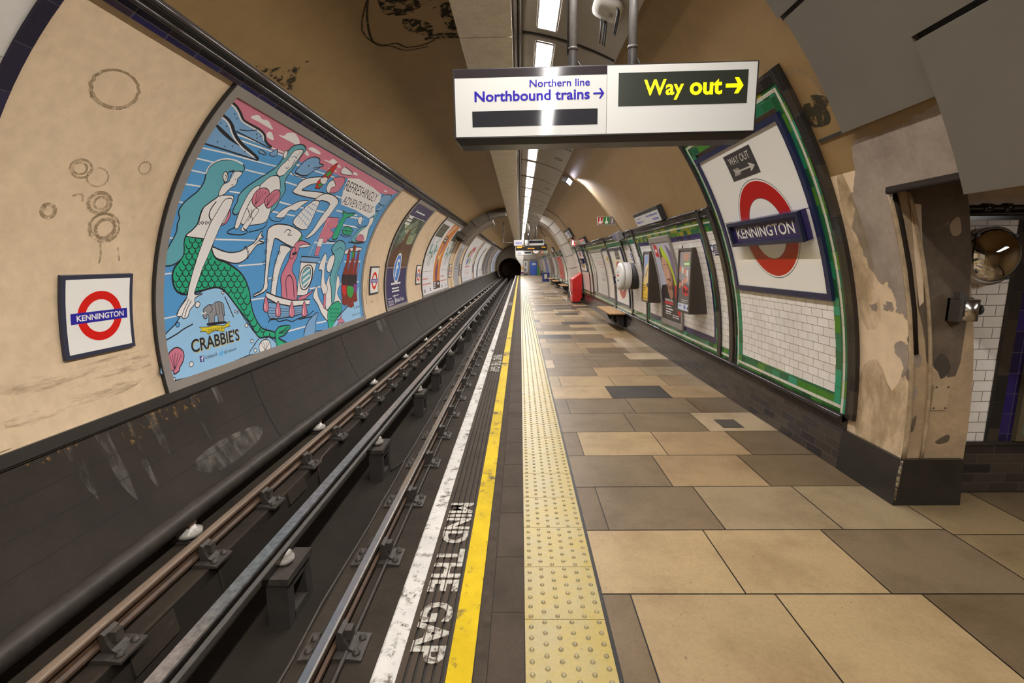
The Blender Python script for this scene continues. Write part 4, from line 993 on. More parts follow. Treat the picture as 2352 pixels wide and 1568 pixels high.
FM0 17 2024,750 2295,711 2760,613 3351,599 3280,473 2735,461 2112,485 2049,557
SK1 7 2062,667 2755,575 3317,566
SK1 7 2058,628 2750,540 3312,533
SK1 7 2054,588 2744,506 3306,501
SK1 7 2048,549 2737,471 3300,468
FW0 20 2024,892 2298,809 2768,713 3392,675 3363,594 2760,617 2295,707 2011,814
FP1 13 2952,707 3031,755 3270,775 3522,835 3480,799 3269,719 3106,694
FP1 13 1990,816 2037,812 2078,674 2055,620 2000,609 1951,631 1939,687
SW0 13 1982,652 1982,730
FP1 14 2314,720 2365,716 2403,570 2375,515 2314,503 2261,528 2251,587
SW0 14 2296,549 2301,631
FP1 15 2726,678 2783,673 2823,519 2789,460 2721,448 2663,475 2653,537
SW0 15 2702,496 2709,583
FP1 16 3150,645 3214,639 3256,476 3217,414 3141,402 3076,430 3066,496
SW0 16 3121,453 3130,545
SK1 17 2031,455 2115,501 2235,486 2320,434 2552,431 2717,384 2946,409 3268,418 3516,477
SK1 19 2942,391 3515,379
FW1 18 4028,455 4035,784 4199,1066 4633,1054 4752,873 4616,704 4794,491 4150,439
FW1 17 4056,223 3836,373 3690,568 3543,679 3524,757 3673,904 3703,785 3747,683 3959,483 4111,384
FW1 17 4134,819 3986,705 3837,876 3831,1157 3686,1179 3720,1337 3839,1479 3938,1379 3925,1297 3938,1114 3997,949
FW1 15 4000,1256 4090,1422 4310,1446 4295,1254 4183,1129 4050,1153
FT1 22 4070,1547 4197,1700 4438,1737 4695,1665 4764,1452 4620,1186 4547,926 4473,628 4318,490 4315,809 4213,1003 4344,1382
SK1 15 4260,1530 4484,1602 4625,1562
SK1 15 4496,1144 4442,888
SK1 12 4573,1361 4509,1101
FP1 12 3915,507 3987,746 4057,659 3983,480
FG1 18 4125,441 4658,547 4778,358 4452,216 4139,67 4031,89
SK1 12 4186,460 4247,412 4330,446
SK1 12 4340,445 4403,396 4489,431
SK1 13 4500,430 4565,379 4654,415
SK1 12 4168,388 4227,340 4311,373
SK1 12 4321,372 4381,323 4469,357
SK1 12 4480,355 4541,305 4632,339
SK1 12 4147,317 4202,268 4288,301
SK1 12 4298,300 4355,250 4444,283
SK1 12 4455,282 4514,231 4606,264
SK1 12 4121,246 4174,197 4261,229
SK1 12 4271,227 4325,177 4416,210
FM1 16 3022,74 3185,276 3475,394 3684,420 3511,252 3403,81
SK0 14 3445,124 3795,81
FR0 20 4142,73 4452,216 5106,394 5681,634 5931,817 5810,50
FP0 16 4394,92 4540,161 4452,190 4613,196 4727,262 4723,183 4833,101 4688,108 4754,65 4606,119
FW1 17 4790,1487 4855,1568 5188,1624 5652,1639 5798,1593 5514,1549 5123,1540 4916,1477
FN0 3 4955,1582 5065,1585 5156,1364 5132,1248 5130,1086 5123,462 5019,421 4847,464 4829,1003 4966,1272 5006,1387
SD0 23 5212,1306 5140,901
FD0 0 4952,1478 5025,1479 5068,1341 4994,1340
FK0 0 4842,1070 5127,1051 5161,830 4871,856
FD1 0 4884,844 5149,819 5153,715 5012,632 4889,709
FN0 3 5571,1582 5668,1585 5718,1293 5693,1146 5742,470 5582,446 5439,478 5422,1079 5549,1269 5593,1391
SD0 25 5836,1288 5700,779
FU0 0 5543,1488 5612,1489 5635,1367 5552,1366
FK0 0 5430,1055 5720,1047 5750,826 5457,851
FU1 0 5472,839 5751,813 5741,728 5598,639 5478,719
FN0 3 5201,1673 5342,1678 5440,1438 5455,1293 5476,1077 5492,369 5318,350 5105,390 5099,1040 5245,1317 5269,1436
SD0 24 5524,1390 5479,934
FO0 0 5198,1541 5327,1544 5356,1401 5257,1412
FK0 0 5105,1063 5484,1053 5544,787 5148,831
FO1 0 5168,818 5524,776 5510,645 5334,562 5169,645
FW1 13 1710,158 1778,216 1898,235 1998,186 1996,105 1924,74 1727,81
SK0 9 1840,81 1778,216
SK0 9 1840,81 1844,205
SK0 9 1840,81 1926,190
SK0 9 1840,81 1989,179
FP1 13 71,300 106,368 169,413 243,426 310,387 326,329 292,263 228,211 210,179 133,162 138,202 79,210
SK0 6 154,204 127,363
SK0 6 154,204 167,370
SK0 6 154,204 208,377
SK0 6 154,204 252,362
SK0 6 154,204 288,340
FW1 9 574,824 575,856 608,876 645,860 639,825 606,808
FB1 8 266,646 269,672 295,686 322,672 315,645 289,633
FW1 10 1475,474 1480,497 1510,509 1540,496 1531,471 1501,461
FW1 8 373,198 381,224 411,236 437,220 424,192 394,182
FW1 8 97,106 103,123 123,132 139,120 130,101 111,95
FW1 10 1543,256 1549,277 1580,288 1607,274 1596,251 1566,242
FW1 10 1034,937 1033,953 1050,963 1071,955 1069,938 1051,929
FW1 11 1578,122 1586,145 1620,155 1649,140 1635,116 1602,107
FW1 10 1278,687 1279,700 1294,707 1310,700 1307,686 1292,680
FW1 10 1327,672 1329,684 1344,692 1360,685 1357,671 1342,665
SK1 15 76,517 260,562 380,604 521,636
SK1 16 1088,898 1163,783 1252,627
FE1 9 725,798 812,828 851,814 912,843 993,841 1060,806 1072,723 1078,661 1056,684 1048,590 954,595 947,683 892,683 873,599 783,592 789,701 757,705 754,673 710,672 688,713 709,742 696,769
SW1 13 661,747 702,730 750,744
SK1 9 812,822 859,772 807,725
SK1 7 911,832 924,699
SK1 8 972,827 985,692
SK1 8 1024,822 1037,686
FK0 0 738,617 1081,599 1120,567 753,583
FY0 7 613,589 761,571 870,576 1052,546 1168,588 1147,552 1169,526 1052,519 1043,475 879,512 746,487 720,523 614,535 657,551
FL0 0 550,267 627,264 611,194 542,200
FA1 0 888,249 916,237 941,263 965,248 957,215 913,196 886,209
FW0 0 3470,2627 3341,2850 3710,2922 4613,2897 5352,2841 5530,2697 5456,2572 5734,2413 5474,2289 4497,2367 3702,2387
"""
ARTTX = [("CRABBIE'S", 'K', 446, 330, 1323, 313, 453, 483, 0.02), ('EDINBURGH 1801', 'K', 749, 502, 1041, 509, 751, 538, 0.0), ('CrabbiesUK', 'K', 633, 221, 849, 210, 640, 259, 0.01), ('@CrabbiesUK', 'K', 975, 209, 1220, 201, 984, 251, 0.01), ('f', 'W', 563, 208, 605, 205, 575, 259, 0.03), ('REFRESHINGLY', 'K', 3471, 2642, 5279, 2635, 3394, 2827, 0.0), ('ADVENTUROUS', 'K', 3709, 2428, 5421, 2371, 3669, 2583, 0.0), ('ALC 4% VOL', 'K', 5436, 302, 5829, 320, 5452, 349, 0.0), ('drinkaware.co.uk', 'K', 5279, 168, 5803, 172, 5285, 210, 0.0)]
# ================================================================== THE TRACK
XR, XL, XC, XO = -1.215, -2.715, -1.965, -3.06
ZR = -.49
def rail(x, label):
    p = [(-.034, 0), (-.036, -.012), (-.034, -.035), (-.012, -.045), (-.010, -.10), (-.030, -.115), (-.030, -.135), (.030, -.135), (.030, -.115), (.010, -.10), (.012, -.045), (.034, -.035), (.036, -.012), (.034, 0), (.024, .006), (-.024, .006)]
    m = MB(); mi = [0]*len(p)
    for i in (12, 13, 14, 15): mi[i] = 1
    mi[0] = 1 if x > -2 else 0
    m.prism([(x+a, ZR-.006+b) for a, b in p], Y0, 84, mis=mi)
    o = m.build('running_rail', [RUST, STEEL if x > -2 else STEELD]); return tag(o, label, 'rail')
rail(XR, 'shiny topped running rail beside the platform edge')
rail(XL, 'rusty running rail on the ledge nearer the poster wall')
m = MB(); zc = -.405
m.prism([(XC-.045, zc), (XC-.05, zc-.012), (XC-.05, zc-.03), (XC-.02, zc-.045), (XC-.02, zc-.085), (XC-.05, zc-.10), (XC-.05, zc-.115), (XC+.05, zc-.115), (XC+.05, zc-.10), (XC+.02, zc-.085), (XC+.02, zc-.045), (XC+.05, zc-.03), (XC+.05, zc-.012), (XC+.045, zc)], Y0, 84, mis=[1]+[0]*10+[1, 1, 1])
o = m.build('conductor_rail', [IRON, mat('worn_conductor_top', (.36, .34, .33), .35, 1.0, var=.35, scale=20)]); tag(o, 'shiny centre conductor rail carried on block stands over the pit', 'rail')
m = MB(); pts = [(XO+.075*math.cos(t)*1.0, zc-.045+.05*math.sin(t)) for t in [pi*i/8 for i in range(9)]]
m.prism([(XO+.075, zc-.12)]+pts+[(XO-.075, zc-.12)], Y0, 84)
for f in m.bm.faces: f.smooth = len(f.verts) == 4
o = m.build('conductor_rail', mat('sooty_conductor', (.060, .050, .042), .5, 0, spec=.35, var=.25, scale=8)); tag(o, 'sooty outer conductor rail lying along the foot of the dark wall', 'rail')
# rail chairs
def make_chair(x, y):
    t = thing('rail_chair', '', 'rail chair', (x, y, -.69))
    m = MB(); m.prism([(x-.20, -.69), (x+.20, -.69), (x+.20, -.672), (x+.10, -.66), (x-.10, -.66), (x-.20, -.672)], y-.11, y+.11); m.build('base_plate', IRON, t)
    for sx in (-1, 1):
        m = MB(); xx = lambda a: x+sx*a
        m.prism([(xx(.033), -.665), (xx(.15), -.665), (xx(.10), -.635), (xx(.075), -.58), (xx(.07), -.535), (xx(.045), -.52), (xx(.030), -.54)], y-.055, y+.055); m.build('jaw', IRON, t)
    for sx, sy in ((1, -.06), (1, .06), (-1, -.05), (-1, .05)):
        m = MB(); m.lathe([(.026, -.672), (.026, -.655), (.016, -.653), (.016, -.632)], (x+sx*.155, y+sy, 0), n=6); m.build('bolt', IRON, t)
    m = MB(); m.box(x+.075, x+.12, y-.03, y+.03, -.60, -.53); m.build('key', IRON, t)
    return t
m = MB(); m.box(-.20, .20, -.10, .10, -.69, -.668)
for sx in (-1, 1):
    m.prism([(sx*.033, -.667), (sx*.15, -.667), (sx*.10, -.635), (sx*.07, -.535), (sx*.045, -.52), (sx*.037, -.54)], -.055, .055)
    m.box(sx*.155-.02, sx*.155+.02, -.05, .05, -.67, -.64)
far_me = bpy.data.meshes.new('rail_chair'); m.bm.to_mesh(far_me); m.bm.free(); far_me.materials.append(IRON)
for x, ys0, side in ((XR, .76, 'right'), (XL, .74, 'left')):
    proto = None; nth = 0
    for k in range(92):
        y = ys0+.925*k
        if y > 72: break
        if y < 14:
            if proto is None: proto = make_chair(x, y); o = proto
            else: o = copy_tree(proto); o.location.y = y
        else:
            o = bpy.data.objects.new('rail_chair', far_me); C.objects.link(o); o.location = (x, y, 0); o['category'] = 'rail chair'
        where = 'shiny running rail beside the platform' if side == 'right' else 'rusty running rail nearer the poster wall'
        if y > 1.3 and nth < 10: o['label'] = '%s iron rail chair bolted under the %s' % (ORD[nth], where); nth += 1
        else: o['label'] = 'small grimy rail chair further along the %s' % where
        o['group'] = 'rail chairs along the %s' % where
# insulator stands under the centre conductor rail, insulators under the outer one
def make_stand(y):
    x = XC+.02; t = thing('conductor_rail_stand', '', 'insulator stand', (x, y, -1.10))
    m = MB(); a, b = .085, .16
    for q in (-1, 1): m.hexa([(x-a, y+q*b-.05, -1.10), (x+a, y+q*b-.05, -1.10), (x+a, y+q*b+.05, -1.10), (x-a, y+q*b+.05, -1.10), (x-a, y+q*b*.9-.05, -.72), (x+a, y+q*b*.9-.05, -.72), (x+a, y+q*b*.9+.05, -.72), (x-a, y+q*b*.9+.05, -.72)])
    m.box(x-a, x+a, y-.12, y+.12, -.80, -.72); m.box(x-a, x+a, y-.12, y+.12, -1.10, -1.02); m.build('block', mat('stand_block', (.034, .028, .023), .7, var=.2, scale=8), t)
    m = MB(); m.box(x-a-.02, x+a+.02, y-.21, y+.21, -.72, -.665); m.build('cap_plate', IRON, t)
    m = MB(); m.lathe([(.045, -.665), (.075, -.64), (.075, -.61), (.05, -.59), (.06, -.575), (.035, -.55)], (XC, y, 0), n=20); m.build('insulator', PORC, t)
    m = MB(); m.box(XC-.03, XC+.03, y-.04, y+.04, -.555, -.52); m.build('clip', IRON, t)
    return t
proto = make_stand(3.45); nth = 0
SY = [3.45, 5.98, 8.6, 10.35, 12.45]; SY += [12.45+2.3*i for i in range(1, 26)]; SY = [.9]+SY
for y in SY:
    o = proto if y == 3.45 else copy_tree(proto); o.location.y = y
    if y > 2 and nth < 9: o['label'] = '%s dark block stand with white insulator under the centre conductor rail' % ORD[nth]; nth += 1
    else: o['label'] = 'small distant block stand under the centre conductor rail further down the pit'
    o['group'] = 'stands under the centre conductor rail'
def make_pot(y):
    x = XO+.03; t = thing('insulator', '', 'insulator', (x, y, -.69))
    m = MB(); m.box(x-.11, x+.13, y-.09, y+.09, -.69, -.665); m.build('base_plate', IRON, t)
    m = MB(); m.lathe([(.05, -.665), (.10, -.645), (.105, -.61), (.06, -.585), (.05, -.555)], (x, y, 0), n=20); m.build('pot', PORC, t)
    m = MB(); m.box(x-.04, x+.04, y-.05, y+.05, -.56, -.523); m.build('clip', RUST, t)
    return t
proto = make_pot(3.83); nth = 0
for y in [3.83, 6.56, 9.17]+[9.17+2.65*i for i in range(1, 22)]:
    o = proto if y == 3.83 else copy_tree(proto); o.location.y = y
    if nth < 6: o['label'] = '%s white insulator under the outer conductor rail by the dark wall' % ORD[nth]; nth += 1
    else: o['label'] = 'small distant white insulator under the outer conductor rail by the dark wall'
    o['group'] = 'insulators under the outer conductor rail'
# cables and fittings of the track bed
m = MB(); rnd = random.Random(5); m.tube([(-1.46+rnd.uniform(-.012, .012), y*.5, -.675) for y in range(0, 60)], .009, 0, 6); tag(m.build('track_cable', IRON), 'thin dark cable clipped along the pit edge beside the platform rail', 'cable')
m = MB(); m.tube([(XR+.09, y, -.665) for y in (-2, 10, 30, 60)], .016, 0, 6); tag(m.build('track_pipe', IRON), 'dark pipe lying beside the running rail under the platform edge', 'pipe')
m = MB(); m.tube([(XC+.13, 6.05, -1.08), (XC+.2, 6.15, -1.06), (-1.5, 6.3, -.9), (-1.46, 6.5, -.67)], .013, 0, 6); tag(m.build('bond_cable', BLACKM), 'black cable looping from the second block stand to the pit edge', 'cable')
m = MB(); m.tube([(-2.60, 6.0, -.68), (-2.57, 5.6, -.68), (-2.555, 5.45, -.72), (-2.55, 5.42, -.95)], .010, 0, 6); tag(m.build('bond_cable', RUST), 'rusty cable dropping over the pit ledge by the left rail', 'cable')
m = MB()
for y0, y1, z0, z1 in ((2.6, 3.0, -.90, -.72), (4.7, 5.1, -.84, -.71), (3.5, 3.52, -1.0, -.72)): m.hexa([(-2.56, y0, z0), (-2.545, y0, z0), (-2.545, y1, z0), (-2.56, y1, z0), (-2.59, y0, z1), (-2.57, y0, z1), (-2.57, y1, z1), (-2.59, y1, z1)])
m.build('cover_plate', BED, bpy.data.objects['floor_track'])

# ================================================================== CEILING LIGHTS
def make_light(ya, yb):
    yc = (ya+yb)/2; p = P3(yc, 5.18, .06); t = thing('ceiling_light', '', 'ceiling light', p)
    m = MB(); s0, s1 = 5.09, 5.27
    for a, b, c, d in ((ya, yb, s0-.018, s0), (ya, yb, s1, s1+.018), (ya-.018, ya, s0-.018, s1+.018), (yb, yb+.018, s0-.018, s1+.018)): m.patch(a, b, c, d, .056, .068)
    m.build('frame', mat('light_frame', (.5, .48, .46), .4), t)
    m = MB(); m.patch(ya, yb, s0, s1, .056, .062); m.build('diffuser', LAMPM, t)
    return t
proto = make_light(JC[6]+.155, JC[7]-.205) if False else make_light(5.455, 7.16); nth = 0
base_y = (5.455+7.16)/2; base_loc = proto.location.copy()
for k in range(-6, 30):
    dy = 2.025*k if k < 0 else 2.013*k
    if base_y+dy > 66 or base_y+dy < -7: continue
    o = proto if k == 0 else copy_tree(proto); o.location = base_loc+Vector((0, dy, 0))
    if k == -1: o['label'] = 'nearest fluorescent ceiling light, cut off by the top edge of the picture'
    elif k == 0: o['label'] = 'fluorescent ceiling light just above the big hanging direction sign'
    elif 2 <= k <= 7: o['label'] = 'bright ceiling light, %s below the big hanging sign in the row' % ORD[k-2].replace('nearest', 'first')
    elif k == 1: o['label'] = 'ceiling light hidden behind the big hanging direction sign'
    elif k < -1: o['label'] = 'ceiling light of the same row behind the camera'
    else: o['label'] = 'small distant ceiling light in the row running to the far tunnel mouth'
    o['group'] = 'fluorescent lights in the ceiling cove'
# downlight holes
for i, y in enumerate((10.36, 14.40, 18.6, 22.8, 27.0, 31.2)):
    f = RBf(y, 4.61, .056); m = MB(); n = 20
    m.grid([[f(r*math.cos(2*pi*k/n), r*math.sin(2*pi*k/n), h) for k in range(n)] for r, h in ((.085, 0), (.085, .004), (.065, .004), (.06, -.012))], 0, None, True, True)
    m.face([f(.06*math.cos(2*pi*k/n), .06*math.sin(2*pi*k/n), -.012) for k in range(n)], 0)
    tag(m.build('speaker_grille', mat('round_grille', (.03, .025, .022), .6)), ('%s dark round speaker grille in the curved grey cove' % ORD[i]) if i < 4 else 'tiny distant round speaker grille in the grey cove', 'speaker', 'round grilles in the light cove')
# added fill light that brightens the passage (unseen, out of frame)
t = thing('ceiling_light', 'added unseen fill light over the cross passage floor behind the pier', 'ceiling light', (4.1, 1.7, 2.18))
m = MB(); m.box(3.95, 4.25, 1.0, 2.4, 2.15, 2.20); m.build('frame', mat('light_frame', (.5, .48, .46), .4), t)
m = MB(); m.box(3.97, 4.23, 1.02, 2.38, 2.143, 2.15); m.build('diffuser', emis('passage_fill_glow', LAMP_COL[:3], 7.0), t)
# wireless box
fr = RBf(4.42, 4.66, .06)
t = thing('wireless_access_point', 'white wireless box with black aerials on the grey cove above the sign', 'wireless box', fr(0, 0))
m = MB(); n = 28
def sq(r, h): return [fr(.15*r*math.copysign(abs(math.cos(a))**.55, math.cos(a)), .13*r*math.copysign(abs(math.sin(a))**.55, math.sin(a)), h) for a in [2*pi*i/n for i in range(n)]]
V = m.grid([sq(.96, 0), sq(1, .01), sq(1, .035), sq(.93, .05), sq(.5, .055)], 0, None, True, True); m.cap(V[-1]); m.build('case', mat('case_white', (.60, .58, .54), .35), t)
m = MB(); m.fbox(fr, -.04, .03, -.07, -.03, .053, .057, 0); m.build('badge', mat('badge_grey', (.3, .29, .28), .4), t)
for u, v in ((.12, -.07), (.10, -.085), (-.14, .03), (-.15, .0), (-.16, -.02)):
    m = MB(); b = fr(u, v, .035); m.tube([b, b+Vector((.004, 0, -.05)), b+Vector((-.02 if u > 0 else -.004, .03, -.20))], [.009, .009, .006], 0, 8); m.build('aerial', BLACKM, t)

# ================================================================== BIG HANGING SIGN
SA = -.017
t = thing('hanging_sign', 'large white hanging direction sign with blue platform lettering and lit yellow exit lettering', 'sign', (.50, 3.0, 2.50), rz=SA)
M0 = BASE[t]; X0_, W_ = -.892, 1.802; HH = .392
sfr = lambda u, v, n=0.0: M0 @ Vector((X0_+u, -n, v))
X = lambda cx: (cx-62)/2206*W_
Z = lambda cy: (978-cy)/503*HH
m = MB(); m.fbox(sfr, 0, W_, 0, HH, -.20, 0, 0); m.hexa([sfr(0, 0, -.20), sfr(W_, 0, -.20), sfr(W_, 0, 0), sfr(0, 0, 0), sfr(0.001, .001, -.20), sfr(W_, .001, -.20), sfr(W_, .001, 0), sfr(0, .001, 0)], 0)
m.hexa([sfr(.03, -.035, -.17), sfr(W_-.05, -.035, -.17), sfr(W_-.05, -.035, -.03), sfr(.03, -.035, -.03), sfr(.0, 0, -.19), sfr(W_, 0, -.19), sfr(W_, 0, -.004), sfr(.0, 0, -.004)], 0); m.build('housing', mat('sign_housing', (.022, .019, .019), .32), t)
SW = mat('sign_white_gloss', (.56, .555, .525), .06, spec=.16)
m = MB(); m.fbox(sfr, .009, X(1185), .007, HH-.006, -.01, .003); m.build('left_face_panel', SW, t, label='left white sign panel with blue lettering')
m = MB(); m.fbox(sfr, X(1188), W_-.009, .007, HH-.006, -.01, .003); m.build('right_face_panel', mat('sign_white_satin', (.575, .57, .54), .3, spec=.15), t, label='right white sign panel around the lit exit display')
a = Art(lambda u, v, n=0.0: sfr(u, v, .0035+n), False); a.rect(.009, Z(543), X(1185), HH-.006, mat('sign_band', (.032, .026, .028), .10, spec=.25)); a.build('header_band', t)
m = MB(); m.fbox(sfr, X(198), X(1122), Z(898), Z(784), 0, .0045); m.build('blank_display', mat('blank_display', (.026, .026, .030), .06, spec=.25), t, label='blank dark strip display')
m = MB(); m.fbox(sfr, X(1270), X(2195), Z(773), Z(537), 0, .0045); m.build('exit_display', mat('exit_display', (.026, .030, .022), .25), t, label='dark display with yellow exit lettering')
SB = mat('sign_blue', (.022, .012, .30), .4, spec=.08)
a = Art(lambda u, v, n=0.0: sfr(u, v, .0045+n), False)
a.text('Northern line', X(624), Z(620), X(1063), Z(567), SB, .012); a.text('Northbound trains', X(218), Z(716), X(1063), Z(640), SB, .022)
def arrow(a, x0, x1, z0, z1, w, m_):
    zc_ = (z0+z1)/2; h = (z1-z0)/2
    a.rect(x0, zc_-w/2, x1-w*.9, zc_+w/2, m_); a.poly([(x1-h*.95-w*.5, z1), (x1-h*.95+w*.6, z1), (x1, zc_), (x1-w*1.3, zc_)], m_); a.poly([(x1-h*.95-w*.5, z0), (x1-h*.95+w*.6, z0), (x1, zc_), (x1-w*1.3, zc_)], m_)
arrow(a, X(1088), X(1168), Z(712), Z(640), .010, SB); a.build('platform_lettering', t)
YE = emis('lit_yellow', (1.0, .84, .0), .40)
a = Art(lambda u, v, n=0.0: sfr(u, v, .006+n), False); a.text('Way', X(1453), Z(737), X(1740), Z(590), YE, .022); a.text('out', X(1782), Z(708), X(2014), Z(597), YE, .03); arrow(a, X(2038), X(2164), Z(704), Z(591), .022, YE); a.build('exit_lettering', t)
for px_, ph in ((.725, .0), (1.085, .0)):
    b = sfr(px_, HH, -.10); top = 4.07 if px_ < .9 else 3.93
    m = MB(); m.tube([b, Vector((b.x, b.y, top))], .0255, 0, 14); p_ = m.build('pole', mat('galvanised_pole', (.36, .35, .34), .35, .6, var=.15, scale=20), t)
    m = MB()
    for z in (b.z+.12, b.z+.42, b.z+.0): m.lathe([(.030, 0), (.030, .018)], (b.x, b.y, z), n=14)
    m.build('collar', IRON, p_)
b1 = sfr(.725, HH, -.10); b2 = sfr(1.085, HH, -.10)
m = MB(); m.tube([b1+Vector((.03, 0, .06)), b1+Vector((.06, 0, .02)), b1+Vector((.11, 0, .004))], .005, 0, 6); m.tube([b1+Vector((-.032, 0, z)) for z in (.1, .6, 1.1)], .005, 0, 6); m.tube([b2+Vector((.03, 0, .07)), b2+Vector((.05, 0, .03)), b2+Vector((.07, 0, .002))], .006, 0, 6); m.build('cable', BLACKM, t)

# ================================================================== LEFT WALL: POSTERS AND ROUNDELS
def poster_frame(y0, y1, label, cat='poster', s0=8.235, s1=11.43, w=.10, ws=None, group=None, mat_=None):
    t = thing('poster_frame', label, cat, P3((y0+y1)/2, s1, 0), group); ws = ws or w
    m = MB(); mt_ = mat_ or FRAMEG
    m.patch(y0, y0+ws, s0, s1, 0, .035); m.patch(y1-ws, y1, s0, s1, 0, .035); m.patch(y0+ws, y1-ws, s0, s0+w, 0, .035); m.patch(y0+ws, y1-ws, s1-w, s1, 0, .035); m.build('frame', mt_, t)
    m = MB(); m.patch(y0-.012, y0, s0-.015, s1, 0, .030); m.build('edge_shadow', BLACKM, t)  # black strips paint the thin shadow along the frame's sides
    m = MB(); m.patch(y1, y1+.010, s0-.015, s1, 0, .036); m.build('edge_shadow', BLACKM, t)
    m = MB(); m.patch(y0+ws, y1-ws, s0+w, s1-w, .004, .022); m.build('backing', mat('poster_backing', (.5, .48, .45), .5), t)
    return t
t = poster_frame(4.47, 10.53, 'huge blue and pink bathing cartoon drinks poster in a grey frame on the left wall')
ACOL = {'P': (.56, .17, .24), 'B': (.075, .29, .57), 'W': (.72, .69, .66), 'K': (.012, .012, .02), 'T': (.105, .36, .42), 'G': (.01, .36, .19), 'O': (.03, .30, .05), 'M': (.17, .34, .55), 'R': (.27, .49, .70), 'D': (.55, .02, .02), 'Y': (.62, .50, .02), 'E': (.24, .24, .25), 'N': (.20, .022, .014), 'U': (.22, .03, .20), 'L': (.05, .06, .26), 'A': (.10, .40, .72)}
AM = {k: mat('print_'+k, c, .38) for k, c in ACOL.items()}
def warp(u, v):
    u, v = u/1000, v/1000
    if u > 4: u -= (u-4)/2*.085*v
    return min(u, 6.0), max(.02, min(v, 3.09))
a = Art(WLf(4.47, 11.42, .0225)); a.STEP = .00008
a.rect(.06, .09, 6.0, 3.09, AM['B'])
for ln in ART.strip().split('\n'):
    h, rest = ln.split(' ', 1); w, rest = rest.split(' ', 1)
    pts = [warp(*map(int, q.split(','))) for q in rest.split()]
    sm = h[2] == '1'; w = int(w)/1000
    if h[0] == 'F':
        if sm: pts = smooth_pts(pts)
        a.poly(pts, AM[h[1]])
        if w > .002: a.stroke(pts, w, AM['K'], True)
    else: a.stroke(pts, w, AM[h[1]], False, sm)
for st, c, ax, ay, bx, by, tx_, ty_, wt in ARTTX:
    p, q, r = warp(ax, ay), warp(bx, by), warp(tx_, ty_)
    if st[0] == 'C' and st[1] == 'R': a.text(st, p[0]+.012, (p[1]+q[1])/2-.012, q[0]+.012, r[1]-(p[1]-q[1])/2-.012, mat('print_straw_shadow', (.50, .45, .22), .4), wt, r[0]-p[0])
    a.text(st, p[0], (p[1]+q[1])/2, q[0], r[1]-(p[1]-q[1])/2, AM[c], wt, r[0]-p[0])
a.build('printed_sheet', t)

def small_roundel(y0, label):
    t = thing('station_roundel', label, 'station sign', P3(y0+.34, 10.55, 0), 'small station roundels on the track wall')
    m = MB(); m.patch(y0, y0+.67, 10.21, 10.885, -.005, .028); m.build('frame', NAVY, t)
    m = MB(); m.patch(y0+.035, y0+.635, 10.245, 10.85, .02, .0295); m.build('plate', WHITE, t)
    a = Art(WLf(y0, 10.885, .0302)); a.ring(.338, .325, .212, .140, RED); a.rect(.070, .277, .606, .367, TFLBLUE); a.text('KENNINGTON', .120, .297, .568, .347, WHITEM, .02); a.build('roundel', t)
    return t
RY = [3.53, 11.05, 16.03, 23.5, 27.45, 35.15, 43.72]
RL = ['small square station roundel left of the bathing cartoon poster', 'small station roundel between the bathing cartoon poster and the navy poster', 'small station roundel between the navy poster and the orange striped poster', 'small station roundel just beyond the orange striped poster', 'small station roundel right of the silver poster', 'tiny distant station roundel beyond the crossed flags poster', 'tiny most distant station roundel on the track wall']
for y, l in zip(RY, RL): small_roundel(y, l)

# navy poster with a brown scene
t = poster_frame(12.28, 14.62, 'tall poster with a dark brown scene above a navy panel', w=.10)
W_P, H_P = 2.14, 2.98; NV = mat('print_navy', (.028, .024, .10), .35)
a = Art(WLf(12.38, 11.33, .023)); a.rect(0, 0, W_P, H_P, NV)
a.rect(0, 1.07, W_P, H_P-.38, mat('print_olive_dark', (.045, .06, .045), .4))
rnd = random.Random(2)
for i in range(46):
    u, v = rnd.uniform(.1, W_P-.1), rnd.uniform(1.35, 2.5); c = rnd.choice([(.20, .26, .14), (.09, .13, .10), (.34, .38, .24), (.05, .09, .08), (.14, .20, .15)])
    w = rnd.uniform(.12, .34); h = rnd.uniform(.06, .2); a.poly([(max(0, u-w), v), (u-w*.3, v+h), (min(W_P, u+w), v+h*.4), (min(W_P, u+w*.6), v-h), (u-w*.2, v-h*.7)], mat('print_mist_%d' % (int(c[0]*100)), c, .4), True)
a.poly([(0, 1.4), (.4, 1.62), (1.0, 1.9), (1.5, 1.75), (W_P, 1.8), (W_P, 1.07), (0, 1.07)], mat('print_dark_brown', (.085, .035, .018), .4), True)
a.poly([(.8, 1.07), (.95, 1.6), (.9, 2.0), (1.05, 2.25), (1.2, 2.1), (1.3, 1.7), (1.35, 1.07)], mat('print_umber', (.11, .05, .028), .4), True)
for i in range(60): u = rnd.uniform(.02, W_P-.02); v = rnd.uniform(1.08, 1.2); a.stroke([(u, v), (u+rnd.uniform(-.05, .05), v+rnd.uniform(.15, .5))], .022, mat('print_reed_%d' % (i % 3), [(.17, .08, .04), (.06, .03, .015), (.24, .14, .07)][i % 3], .4))
a.stroke([(.1, 1.55), (.9, 2.05)], .05, mat('print_umber', (.11, .05, .028), .4)); a.stroke([(1.1, 2.15), (1.7, 2.5)], .06, mat('print_umber', (.11, .05, .028), .4))
a.lines(.15, .75, 2.52, 3, -.12+.22, .07, WHITEM, 4); a.rect(0, 1.06, W_P, 1.085, mat('print_grey', (.3, .28, .3), .4)); a.rect(.02, 2.585, W_P-.02, 2.60, WHITEM)
a.stroke([(.45, 2.76), (1.55, 2.76)], .035, WHITEM); a.stroke([(.45, 2.70), (.45, 2.82)], .035, WHITEM)
